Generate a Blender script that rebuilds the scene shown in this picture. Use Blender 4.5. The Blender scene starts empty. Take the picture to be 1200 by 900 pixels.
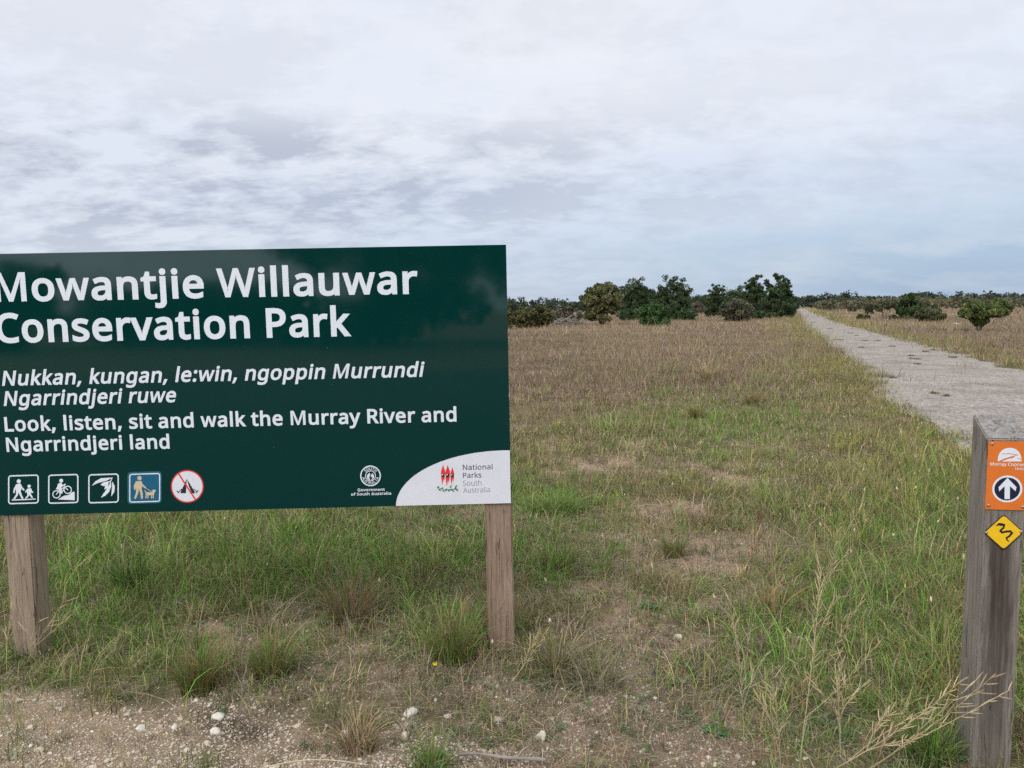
import bpy, bmesh, math, random
import numpy as np
from mathutils import Vector, Matrix

random.seed(7)
RNG = np.random.default_rng(11)
SC = bpy.context.scene
COL = SC.collection
rad = math.radians

# ------------------------------------------------------------------ camera
CAM_H, PITCH, ROLL, FPX = 1.6, rad(5.5), rad(0.9), 901.0       # FPX: focal length in pixels of a 1200 px wide frame
cF = Vector((0, math.cos(PITCH), -math.sin(PITCH)))
cR0 = Vector((1, 0, 0))
cU0 = Vector((0, math.sin(PITCH), math.cos(PITCH)))
cR = math.cos(ROLL) * cR0 - math.sin(ROLL) * cU0
cU = math.sin(ROLL) * cR0 + math.cos(ROLL) * cU0
EYE = Vector((0, 0, CAM_H))
cam_d = bpy.data.cameras.new("camera")
cam = bpy.data.objects.new("camera", cam_d)
COL.objects.link(cam)
M = Matrix.Identity(4)
for i in range(3):
    M[i][0], M[i][1], M[i][2], M[i][3] = cR[i], cU[i], -cF[i], EYE[i]
cam.matrix_world = M
cam_d.sensor_width = 36.0
cam_d.lens = FPX / 1200 * 36.0
cam_d.clip_start, cam_d.clip_end = 0.05, 9000
SC.camera = cam

# ------------------------------------------------------------------ sky, sun, exposure
SUN_ELEV, SUN_AZ = rad(48), rad(215)                             # behind the camera, a little to the left
world = bpy.data.worlds.new("World")
SC.world = world
world.use_nodes = True
nt = world.node_tree
for n in list(nt.nodes):
    nt.nodes.remove(n)


def N(tree, typ, **kw):
    n = tree.nodes.new(typ)
    for k, v in kw.items():
        if k.startswith("i_"):
            key = k[2:]
            n.inputs[int(key) if key.isdigit() else key].default_value = v
        else:
            setattr(n, k, v)
    return n


def math_node(tree, op, a, b=None, c=None, clamp=False):
    n = tree.nodes.new("ShaderNodeMath")
    n.operation = op
    n.use_clamp = clamp
    for i, v in enumerate((a, b, c)):
        if v is None:
            continue
        if isinstance(v, (int, float)):
            n.inputs[i].default_value = v
        else:
            tree.links.new(v, n.inputs[i])
    return n.outputs[0]


def mix_col(tree, fac, a, b, blend="MIX"):
    n = tree.nodes.new("ShaderNodeMix")
    n.data_type = "RGBA"
    n.blend_type = blend
    n.clamp_factor = True
    for sock, v in ((n.inputs[0], fac), (n.inputs[6], a), (n.inputs[7], b)):
        if isinstance(v, (int, float)):
            sock.default_value = v
        elif isinstance(v, tuple):
            sock.default_value = (*v[:3], 1)
        else:
            tree.links.new(v, sock)
    return n.outputs[2]


def ramp(tree, fac, stops, interp="LINEAR"):
    n = tree.nodes.new("ShaderNodeValToRGB")
    cr = n.color_ramp
    cr.interpolation = interp
    while len(cr.elements) > 1:
        cr.elements.remove(cr.elements[-1])
    for i, (p, c) in enumerate(stops):
        e = cr.elements[0] if i == 0 else cr.elements.new(p)
        e.position = p
        c = (c, c, c) if isinstance(c, (int, float)) else c
        e.color = (*c[:3], 1)
    tree.links.new(fac, n.inputs[0])
    return n.outputs[0]


def noise(tree, vec, scale, detail=6, rough=0.55, dist=0.0, lac=2.0):
    n = tree.nodes.new("ShaderNodeTexNoise")
    n.inputs["Scale"].default_value = scale
    n.inputs["Detail"].default_value = detail
    n.inputs["Roughness"].default_value = rough
    n.inputs["Distortion"].default_value = dist
    n.inputs["Lacunarity"].default_value = lac
    tree.links.new(vec, n.inputs["Vector"])
    return n.outputs["Fac"]


WORLD_STRENGTH = 0.1
sky = N(nt, "ShaderNodeTexSky", sky_type="NISHITA", sun_disc=False, sun_elevation=SUN_ELEV, sun_rotation=SUN_AZ,
        air_density=1.0, dust_density=2.0, ozone_density=1.0)
tc = N(nt, "ShaderNodeTexCoord")
sep = N(nt, "ShaderNodeSeparateXYZ")
nt.links.new(tc.outputs["Generated"], sep.inputs[0])
dx, dy, dz = sep.outputs
zc = math_node(nt, "ADD", math_node(nt, "MAXIMUM", dz, 0.0), 0.26)
cu = math_node(nt, "DIVIDE", dx, zc)
cv = math_node(nt, "DIVIDE", dy, zc)
comb = N(nt, "ShaderNodeCombineXYZ")
nt.links.new(cu, comb.inputs[0]); nt.links.new(cv, comb.inputs[1])
cvec = comb.outputs[0]
comb2 = N(nt, "ShaderNodeCombineXYZ", i_2=3.7)
nt.links.new(math_node(nt, "MULTIPLY", cu, 0.8), comb2.inputs[0]); nt.links.new(cv, comb2.inputs[1])
n_big = noise(nt, cvec, 0.9, 5, 0.5, 0.2)
n_mid = noise(nt, comb2.outputs[0], 3.0, 10, 0.61, 0.1)
n_fine = noise(nt, comb2.outputs[0], 9.0, 8, 0.62, 0.2)
# darker, lumpier bank low on the left, thinner veil to the right and high up
azl = math_node(nt, "SUBTRACT", 0.12, dx)                                        # positive to the left
bank_az = ramp(nt, math_node(nt, "ADD", math_node(nt, "MULTIPLY", azl, 1.3), 0.35, clamp=True), [(0.0, 0.25), (0.35, 0.55), (0.8, 1.0)])
bank_el = ramp(nt, math_node(nt, "MAXIMUM", dz, 0.0), [(0.0, 0.55), (0.07, 0.6), (0.15, 1.0), (0.19, 0.85), (0.26, 0.12), (0.5, 0.1)], "EASE")
bank = math_node(nt, "MULTIPLY", bank_az, bank_el)
lump = math_node(nt, "ADD", math_node(nt, "MULTIPLY", n_mid, 0.6), math_node(nt, "MULTIPLY", n_fine, 0.4))
lump_c = ramp(nt, lump, [(0.43, 0.0), (0.50, 0.5), (0.555, 1.0)])
veil = ramp(nt, math_node(nt, "ADD", math_node(nt, "MULTIPLY", n_big, 0.6), math_node(nt, "MULTIPLY", n_mid, 0.4)), [(0.36, 0.0), (0.66, 1.0)])
grey = math_node(nt, "MULTIPLY", math_node(nt, "ADD", math_node(nt, "MULTIPLY", bank, 0.85), 0.17), lump_c)
grey = math_node(nt, "ADD", grey, math_node(nt, "MULTIPLY", bank, 0.14), clamp=True)
white = mix_col(nt, veil, (8.2, 8.75, 9.9), (9.4, 9.65, 10.0))
cloud = mix_col(nt, grey, white, (5.3, 5.75, 6.85))
# blue-ish gap under the cloud deck towards the horizon, stronger to the right
gap_el = ramp(nt, math_node(nt, "MAXIMUM", dz, 0.0), [(0.0, 1.0), (0.06, 0.95), (0.12, 0.5), (0.22, 0.0)], "EASE")
gap_az = ramp(nt, math_node(nt, "ADD", math_node(nt, "MULTIPLY", dx, 0.9), 0.45, clamp=True), [(0.0, 0.25), (0.5, 0.6), (0.9, 1.0)])
gap = math_node(nt, "MULTIPLY", math_node(nt, "MULTIPLY", gap_el, gap_az), ramp(nt, n_mid, [(0.42, 1.0), (0.70, 0.55)]))
skyblue = mix_col(nt, 0.25, (4.2, 5.9, 8.3), sky.outputs[0])
cloud = mix_col(nt, gap, cloud, skyblue)
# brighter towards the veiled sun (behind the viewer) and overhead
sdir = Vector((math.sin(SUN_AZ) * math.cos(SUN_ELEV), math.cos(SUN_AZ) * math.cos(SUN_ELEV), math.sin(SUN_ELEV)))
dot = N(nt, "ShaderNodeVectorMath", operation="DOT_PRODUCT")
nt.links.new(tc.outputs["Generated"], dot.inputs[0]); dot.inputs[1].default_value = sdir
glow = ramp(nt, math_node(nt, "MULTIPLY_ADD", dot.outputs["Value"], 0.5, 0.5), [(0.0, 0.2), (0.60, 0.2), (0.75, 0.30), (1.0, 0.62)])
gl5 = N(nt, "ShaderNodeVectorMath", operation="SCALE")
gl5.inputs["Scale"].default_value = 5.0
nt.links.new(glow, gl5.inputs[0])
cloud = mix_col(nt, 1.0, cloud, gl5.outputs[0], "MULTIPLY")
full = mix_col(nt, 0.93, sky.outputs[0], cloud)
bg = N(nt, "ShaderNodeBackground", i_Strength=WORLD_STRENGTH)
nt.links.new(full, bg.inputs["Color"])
wo = N(nt, "ShaderNodeOutputWorld")
nt.links.new(bg.outputs[0], wo.inputs[0])

sun_d = bpy.data.lights.new("sun", "SUN")
sun_d.energy, sun_d.angle, sun_d.color = 1.15, rad(24), (1.0, 0.95, 0.88)
sun = bpy.data.objects.new("sun", sun_d)
COL.objects.link(sun)
sun.rotation_euler = (-sdir).to_track_quat("-Z", "Y").to_euler()

SC.view_settings.view_transform = "Standard"
SC.view_settings.look = "None"
SC.view_settings.exposure = 0.0
SC.view_settings.gamma = 1.0
SC.view_settings.use_curve_mapping = False
SC.render.engine = "CYCLES"
SC.cycles.max_bounces = 6
SC.cycles.diffuse_bounces = 3
SC.cycles.transmission_bounces = 3
SC.cycles.use_denoising = False


# ------------------------------------------------------------------ geometry helpers
def ray(px, py):
    return cF + cR * ((px - 600) / FPX) + cU * ((450 - py) / FPX)


def at(px, py, z=0.0):
    v = ray(px, py)
    return EYE + v * ((z - CAM_H) / v.z)


def depth_of(p):
    return (p - EYE).dot(cF)


def to_px(x, y, z=0.0):
    d = x * cF.x + y * cF.y + (z - CAM_H) * cF.z
    d = np.where(d < 0.3, 0.3, d)
    u = x * cR.x + y * cR.y + (z - CAM_H) * cR.z
    v = x * cU.x + y * cU.y + (z - CAM_H) * cU.z
    return 600 + FPX * u / d, 450 - FPX * v / d


def vnoise(x, y, seed=0):
    xi, yi = np.floor(x).astype(np.int64), np.floor(y).astype(np.int64)
    fx, fy = x - xi, y - yi
    fx, fy = fx * fx * (3 - 2 * fx), fy * fy * (3 - 2 * fy)

    def h(a, b):
        n = (a * 374761393 + b * 668265263 + seed * 1442695041) & 0x7FFFFFFF
        n = ((n ^ (n >> 13)) * 1274126177) & 0x7FFFFFFF
        return ((n ^ (n >> 16)) & 0xFFFF) / 65535.0
    return (h(xi, yi) * (1 - fx) + h(xi + 1, yi) * fx) * (1 - fy) + (h(xi, yi + 1) * (1 - fx) + h(xi + 1, yi + 1) * fx) * fy


def fbm(x, y, seed=0, oct=4):
    s, a, t = 0, 0.5, 0
    for o in range(oct):
        s = s + a * vnoise(x * 2 ** o, y * 2 ** o, seed + o * 17)
        t += a
        a *= 0.5
    return s / t


def sstep(a, b, x):
    t = np.clip((x - a) / (b - a), 0, 1)
    return t * t * (3 - 2 * t)


def link_mesh(name, V, F, mat, parent=None, colors=None, smooth=False, mats=None, midx=None):
    """V: list/array of points; F: list of index tuples, or a list of integer arrays (n,3)/(n,4)."""
    me = bpy.data.meshes.new(name)
    if len(F) and isinstance(F[0], np.ndarray):
        V = np.asarray(V, dtype=np.float32)
        me.vertices.add(len(V))
        me.vertices.foreach_set("co", V.ravel())
        loops = np.concatenate([f.ravel() for f in F]).astype(np.int32)
        tot = np.concatenate([np.full(len(f), f.shape[1], np.int32) for f in F])
        start = np.concatenate([[0], np.cumsum(tot)[:-1]]).astype(np.int32)
        me.loops.add(len(loops))
        me.loops.foreach_set("vertex_index", loops)
        me.polygons.add(len(tot))
        me.polygons.foreach_set("loop_start", start)
        me.polygons.foreach_set("loop_total", tot)
        me.update(calc_edges=True)
    else:
        me.from_pydata([tuple(v) for v in V], [], F)
        me.update()
    if colors is not None:
        a = me.attributes.new("tint", "FLOAT_COLOR", "POINT")
        c = np.ones((len(V), 4), np.float32)
        c[:, :3] = np.asarray(colors, np.float32)
        a.data.foreach_set("color", c.ravel())
    for m in (mats or [mat]):
        me.materials.append(m)
    if midx is not None:
        me.polygons.foreach_set("material_index", np.asarray(midx, np.int32))
    if smooth:
        me.polygons.foreach_set("use_smooth", np.ones(len(me.polygons), bool))
    ob = bpy.data.objects.new(name, me)
    COL.objects.link(ob)
    if parent is not None:
        ob.parent = parent
    return ob


def tag(o, label=None, cat=None, group=None, kind=None):
    for k, v in (("label", label), ("category", cat), ("group", group), ("kind", kind)):
        if v:
            o[k] = v
    return o


def empty(name, loc, label, cat, group=None):
    o = bpy.data.objects.new(name, None)
    o.empty_display_size = 0.1
    COL.objects.link(o)
    o.location = loc
    return tag(o, label, cat, group)


class MB:
    """Collects small pieces into one mesh, with a tint per vertex."""
    def __init__(self):
        self.v, self.f, self.c = [], [], []

    def add(self, vs, fs, col=(1, 1, 1)):
        b = len(self.v)
        self.v += [tuple(p) for p in vs]
        self.f += [tuple(i + b for i in f) for f in fs]
        self.c += [col] * len(vs)

    def tube(self, pts, radii, n=6, col=(1, 1, 1), cap=True):
        pts = [Vector(p) for p in pts]
        rings = []
        up = Vector((0.13, 0.31, 0.94))
        for i, p in enumerate(pts):
            t = (pts[min(i + 1, len(pts) - 1)] - pts[max(i - 1, 0)])
            if t.length < 1e-9:
                t = Vector((0, 0, 1))
            t.normalize()
            a = t.cross(up)
            if a.length < 1e-3:
                a = t.cross(Vector((1, 0, 0)))
            a.normalize()
            b = t.cross(a)
            r = radii[i] if hasattr(radii, "__len__") else radii
            rings.append([p + (a * math.cos(k * 2 * math.pi / n) + b * math.sin(k * 2 * math.pi / n)) * r for k in range(n)])
        vs = [q for r in rings for q in r]
        fs = []
        for i in range(len(rings) - 1):
            for k in range(n):
                fs.append((i * n + k, i * n + (k + 1) % n, (i + 1) * n + (k + 1) % n, (i + 1) * n + k))
        if cap:
            fs.append(tuple(range(n)))
            fs.append(tuple((len(rings) - 1) * n + k for k in reversed(range(n))))
        self.add(vs, fs, col)

    def build(self, name, mat, parent=None, smooth=False):
        off = parent.matrix_basis.translation if parent is not None else Vector((0, 0, 0))
        return link_mesh(name, [tuple(Vector(p) - off) for p in self.v], self.f, mat, parent, self.c, smooth)


# ------------------------------------------------------------------ materials
def new_mat(name):
    m = bpy.data.materials.new(name)
    m.use_nodes = True
    t = m.node_tree
    return m, t, t.nodes["Principled BSDF"], t.nodes["Material Output"]


def plain(name, col, rough=0.6, metal=0.0, spec=0.5, var=0.0, vscale=40):
    m, t, b, o = new_mat(name)
    b.inputs["Roughness"].default_value = rough
    b.inputs["Metallic"].default_value = metal
    b.inputs["Specular IOR Level"].default_value = spec
    if var:
        tcn = N(t, "ShaderNodeTexCoord")
        nz = noise(t, tcn.outputs["Object"], vscale, 6, 0.6)
        c2 = tuple(max(0, x * (1 - var)) for x in col)
        t.links.new(ramp(t, nz, [(0.35, c2), (0.65, col)]), b.inputs["Base Color"])
    else:
        b.inputs["Base Color"].default_value = (*col, 1)
    return m


def foliage_mat(name, transl=0.25, rough=0.7):
    m, t, b, o = new_mat(name)
    at_ = N(t, "ShaderNodeAttribute", attribute_name="tint")
    b.inputs["Roughness"].default_value = rough
    b.inputs["Specular IOR Level"].default_value = 0.25
    t.links.new(at_.outputs["Color"], b.inputs["Base Color"])
    tr = N(t, "ShaderNodeBsdfTranslucent")
    t.links.new(at_.outputs["Color"], tr.inputs["Color"])
    mx = N(t, "ShaderNodeMixShader", i_0=transl)
    t.links.new(b.outputs[0], mx.inputs[1]); t.links.new(tr.outputs[0], mx.inputs[2])
    t.links.new(mx.outputs[0], o.inputs["Surface"])
    return m


def tint_mat(name, rough=0.85, vscale=60, var=0.25, bump=0.0):
    m, t, b, o = new_mat(name)
    at_ = N(t, "ShaderNodeAttribute", attribute_name="tint")
    tcn = N(t, "ShaderNodeTexCoord")
    nz = noise(t, tcn.outputs["Object"], vscale, 6, 0.65)
    c = mix_col(t, 1.0, at_.outputs["Color"], ramp(t, nz, [(0.3, 1 - var), (0.7, 1.0 + var * 0.2)]), "MULTIPLY")
    t.links.new(c, b.inputs["Base Color"])
    b.inputs["Roughness"].default_value = rough
    b.inputs["Specular IOR Level"].default_value = 0.2
    if bump:
        bp = N(t, "ShaderNodeBump", i_Strength=bump, i_Distance=0.01)
        t.links.new(nz, bp.inputs["Height"]); t.links.new(bp.outputs[0], b.inputs["Normal"])
    return m


def wood_mat(name, light, mid, dark, seed=0.0, stain=None):
    m, t, b, o = new_mat(name)
    tcn = N(t, "ShaderNodeTexCoord")
    mp = N(t, "ShaderNodeMapping")
    mp.inputs["Location"].default_value = (seed, seed * 0.7, seed * 1.3)
    mp.inputs["Scale"].default_value = (1, 1, 0.045)
    t.links.new(tcn.outputs["Object"], mp.inputs[0])
    grain = noise(t, mp.outputs[0], 95, 8, 0.65, 0.4)
    fine = noise(t, mp.outputs[0], 420, 4, 0.6)
    mp2 = N(t, "ShaderNodeMapping")
    mp2.inputs["Location"].default_value = (seed * 2, seed, seed)
    mp2.inputs["Scale"].default_value = (1, 1, 0.3)
    t.links.new(tcn.outputs["Object"], mp2.inputs[0])
    blot = noise(t, mp2.outputs[0], 9, 6, 0.6, 0.3)
    c = ramp(t, grain, [(0.28, dark), (0.45, mid), (0.68, light)])
    c = mix_col(t, math_node(t, "MULTIPLY", ramp(t, blot, [(0.42, 0.0), (0.62, 1.0)]), 0.55), c, mid)
    c = mix_col(t, math_node(t, "MULTIPLY", ramp(t, fine, [(0.35, 1.0), (0.5, 0.0)]), 0.45), c, dark)
    crack = ramp(t, noise(t, mp.outputs[0], 26, 3, 0.5, 0.2), [(0.488, 0.0), (0.5, 1.0), (0.512, 0.0)])
    crack = math_node(t, "MULTIPLY", crack, ramp(t, blot, [(0.5, 0.0), (0.56, 0.85)]))
    c = mix_col(t, crack, c, tuple(x * 0.25 for x in dark))
    if stain:
        # weathering stain: a dark tongue down the middle of the front face
        sx = N(t, "ShaderNodeSeparateXYZ")
        t.links.new(tcn.outputs["Object"], sx.inputs[0])
        cx, hw, z0, z1, scol = stain
        dxx = math_node(t, "ABSOLUTE", math_node(t, "SUBTRACT", math_node(t, "ADD", sx.outputs[0], math_node(t, "MULTIPLY", math_node(t, "SUBTRACT", blot, 0.5), 0.09)), cx))
        a = ramp(t, math_node(t, "DIVIDE", dxx, hw), [(0.45, 1.0), (1.0, 0.0)])
        zf = N(t, "ShaderNodeMapRange", i_1=z0, i_2=z1, i_3=0.0, i_4=1.0)
        t.links.new(sx.outputs[2], zf.inputs[0])
        zr = ramp(t, zf.outputs[0], [(0.0, 0.35), (0.35, 0.8), (0.7, 1.0), (0.93, 0.9), (1.0, 0.1)])
        s = math_node(t, "MULTIPLY", math_node(t, "MULTIPLY", a, zr), ramp(t, grain, [(0.3, 1.0), (0.7, 0.7)]))
        ng = N(t, "ShaderNodeNewGeometry")
        sn = N(t, "ShaderNodeSeparateXYZ")
        t.links.new(ng.outputs["True Normal"], sn.inputs[0])
        fr = math_node(t, "GREATER_THAN", math_node(t, "MULTIPLY", sn.outputs[1], -1.0), 0.75)
        c = mix_col(t, math_node(t, "MULTIPLY", s, fr), c, scol)
        # sun-bleached end grain on the sawn top
        top = math_node(t, "GREATER_THAN", sn.outputs[2], 0.5)
        eg = noise(t, tcn.outputs["Object"], 45, 6, 0.65, 1.2)
        c = mix_col(t, math_node(t, "MULTIPLY", top, 0.75), c, ramp(t, eg, [(0.36, (0.085, 0.075, 0.066)), (0.47, (0.20, 0.185, 0.17)), (0.66, (0.29, 0.275, 0.26))]))
    t.links.new(c, b.inputs["Base Color"])
    b.inputs["Roughness"].default_value = 0.85
    b.inputs["Specular IOR Level"].default_value = 0.2
    bp = N(t, "ShaderNodeBump", i_Strength=0.55, i_Distance=0.004)
    h = math_node(t, "SUBTRACT", math_node(t, "ADD", grain, math_node(t, "MULTIPLY", fine, 0.4)), math_node(t, "MULTIPLY", crack, 1.5))
    t.links.new(h, bp.inputs["Height"]); t.links.new(bp.outputs[0], b.inputs["Normal"])
    return m


GRASS_MAT = foliage_mat("grass_blades", 0.22)
LEAF_MAT = foliage_mat("tree_leaves", 0.2)
BARK_MAT = tint_mat("bark", 0.9, 12, 0.4, 0.4)
DRY_MAT = foliage_mat("dry_stems", 0.15)
STONE_MAT = tint_mat("limestone", 0.9, 90, 0.28, 0.35)

# ------------------------------------------------------------------ the path: edges taken on the ground
PL = [(-0.6, -12), (2.0, -2), (3.6, 3.0), (5.36, 8.87), (5.74, 10.11), (6.52, 12.49), (9.74, 21.17), (25.18, 65.34), (67.4, 180.7), (126, 340)]
PR = [(2.9, -12), (5.5, -2), (7.1, 3.0), (9.0, 8.87), (9.4, 10.11), (10.2, 12.4), (12.9, 20.6), (27.9, 65.0), (70.2, 180.0), (129, 339)]
PLx, PLy = np.array(PL).T
PLx = PLx - 0.35
PRx, PRy = np.array(PR).T


def path_edge(y, side):
    return np.interp(y, PLy, PLx) if side == 0 else np.interp(y, PRy, PRx)


def path_dist(x, y):
    """signed: < 0 inside the path; also which side."""
    l, r = path_edge(y, 0), path_edge(y, 1)
    return np.maximum(l - x, x - r) * 0.95


def ground_z(x, y):
    d = np.sqrt(x * x + y * y)
    amp = (1 - sstep(9, 16, d)) * sstep(0.6, 2.0, path_dist(x, y))
    return amp * ((fbm(x * 0.9, y * 0.9, 3) - 0.5) * 0.09 + (fbm(x * 4, y * 4, 9, 3) - 0.5) * 0.03)


def G(px, py, cx, cy, rx, ry):
    return np.exp(-((px - cx) / rx) ** 2 - ((py - cy) / ry) ** 2)


def masks(x, y):
    """Plant cover and kind at ground points: bare, gravel, lush, verge, purple, tan."""
    px, py = to_px(x, y)
    far = np.sqrt(x * x + y * y)
    n1 = fbm(x * 1.3, y * 1.3, 21)
    n2 = fbm(x * 0.35, y * 0.35, 33)
    n3 = fbm(x * 4.5, y * 4.5, 41, 3)
    n4 = fbm(x * 0.07 + 3, y * 0.045, 57, 4)
    yb = np.interp(px, [-300, 0, 250, 420, 560, 640, 800, 2000], [796, 799, 816, 842, 862, 925, 1030, 1250])
    gravel = sstep(-18, 22, py - yb + (n3 - 0.5) * 70 + (n1 - 0.5) * 40)
    bare = np.maximum.reduce([
        0.4 * G(px, py, 430, 790, 170, 30), 0.95 * G(px, py, 820, 652, 105, 24), 0.7 * G(px, py, 720, 640, 50, 26),
        0.25 * G(px, py, 670, 850, 150, 50), 0.6 * G(px, py, 750, 760, 60, 45), 0.6 * G(px, py, 885, 695, 40, 22),
        0.7 * G(px, py, 290, 618, 55, 9), 0.5 * G(px, py, 870, 560, 50, 12), 0.5 * G(px, py, 820, 870, 90, 40),
        0.55 * G(px, py, 290, 745, 90, 22), 0.8 * G(px, py, 690, 690, 45, 16), 0.7 * G(px, py, 775, 600, 60, 12), 0.6 * G(px, py, 700, 545, 60, 9), 0.5 * G(px, py, 905, 520, 45, 8)])
    bare = np.clip(bare * (0.45 + 1.1 * n3) + 0.75 * sstep(0.56, 0.72, 0.5 * n3 + 0.5 * n1) * (far < 16), 0, 1)
    lush = np.maximum.reduce([
        1.25 * G(px, py, 380, 655, 210, 42), 1.1 * G(px, py, 140, 680, 130, 45), 0.9 * G(px, py, 645, 590, 60, 26),
        0.8 * G(px, py, 1085, 640, 50, 90), 0.7 * G(px, py, 660, 650, 60, 40), 0.75 * G(px, py, 150, 770, 140, 30),
        0.6 * G(px, py, 520, 740, 60, 30), 0.65 * G(px, py, 1000, 760, 120, 130), 0.6 * G(px, py, 1190, 700, 40, 150),
        0.45 * G(px, py, 850, 500, 110, 28)])
    lush = np.clip(lush * (0.55 + 0.9 * n1), 0, 1)
    pd = path_dist(x, y)
    verge = np.exp(-(np.clip(pd, 0, 9) / (0.9 + 0.01 * far)) ** 2) * (pd > -0.4)
    purple = np.maximum.reduce([G(px, py, 650, 440, 110, 36), 0.8 * G(px, py, 1000, 480, 50, 30), 0.6 * G(px, py, 780, 440, 120, 20),
                                0.6 * sstep(0.45, 0.7, n2) * (far > 14)])
    return dict(px=px, py=py, far=far, gravel=gravel, bare=bare, lush=lush, verge=verge, purple=purple, n1=n1, n2=n2, n3=n3, n4=n4, pd=pd)


# plant colours (base albedo)
C = {k: np.array(v) for k, v in dict(
    lush=(0.105, 0.215, 0.026), green=(0.108, 0.136, 0.036), olive=(0.165, 0.145, 0.055), yell=(0.255, 0.240, 0.060),
    straw=(0.45, 0.345, 0.18), pink=(0.255, 0.178, 0.134), purple=(0.165, 0.104, 0.095), grey=(0.24, 0.205, 0.155),
    rust=(0.215, 0.115, 0.056), dark=(0.028, 0.075, 0.022)).items()}
KEYS = ["lush", "green", "olive", "yell", "straw", "pink", "purple", "grey", "rust"]


def kind_weights(m):
    py, far = m["py"], m["far"]
    d = np.clip(far, 1, 200)
    tbl = {            # distance:      2     4     6.5    10    16    30   70   200
        "lush":   [0.06, 0.14, 0.07, 0.03, 0.01, 0.0, 0.0, 0.0],
        "green":  [0.20, 0.28, 0.28, 0.24, 0.15, 0.06, 0.03, 0.02],
        "olive":  [0.16, 0.20, 0.26, 0.30, 0.28, 0.18, 0.10, 0.08],
        "yell":   [0.03, 0.04, 0.08, 0.09, 0.08, 0.05, 0.04, 0.03],
        "straw":  [0.20, 0.12, 0.12, 0.11, 0.10, 0.10, 0.11, 0.13],
        "pink":   [0.10, 0.06, 0.10, 0.16, 0.28, 0.44, 0.54, 0.58],
        "purple": [0.04, 0.02, 0.03, 0.05, 0.09, 0.12, 0.13, 0.12],
        "grey":   [0.17, 0.07, 0.05, 0.04, 0.03, 0.03, 0.03, 0.02],
        "rust":   [0.08, 0.09, 0.06, 0.05, 0.03, 0.02, 0.01, 0.0]}
    D = np.log([2, 4, 6.5, 10, 16, 30, 70, 200])
    W = np.stack([np.interp(np.log(d), D, tbl[k]) for k in KEYS], 1)
    i = {k: j for j, k in enumerate(KEYS)}
    lu, ve, pu, ba = m["lush"], m["verge"], m["purple"], m["bare"]
    W[:, i["lush"]] += 3.0 * lu
    W[:, i["green"]] += 1.0 * lu + 0.35 * ve
    W[:, i["yell"]] += 1.1 * ve + 0.28 * G(m["px"], m["py"], 1040, 600, 120, 130)
    W[:, i["olive"]] += 0.4 * ve
    W[:, i["purple"]] += 1.0 * pu
    W[:, i["pink"]] += 0.3 * pu
    W[:, i["grey"]] += 0.5 * ba + 0.5 * m["gravel"]
    W[:, i["straw"]] += 0.2 * ba
    f = 0.35 + 1.3 * m["n2"]
    W[:, i["straw"]] *= f
    W[:, i["rust"]] *= f
    q = sstep(8, 25, far)
    tan_, dk = q * sstep(0.54, 0.68, m["n4"]), q * sstep(0.48, 0.36, m["n4"])
    W[:, i["straw"]] *= 1 + 1.8 * tan_
    W[:, i["purple"]] += 0.95 * dk
    W[:, i["olive"]] += 0.25 * dk * (far < 60)
    W[:, i["pink"]] *= 1 + 0.3 * tan_
    W[:, i["green"]] *= 2 - f
    return W / W.sum(1, keepdims=True)


def mean_color(m):
    return kind_weights(m) @ np.stack([C[k] for k in KEYS])


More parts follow.
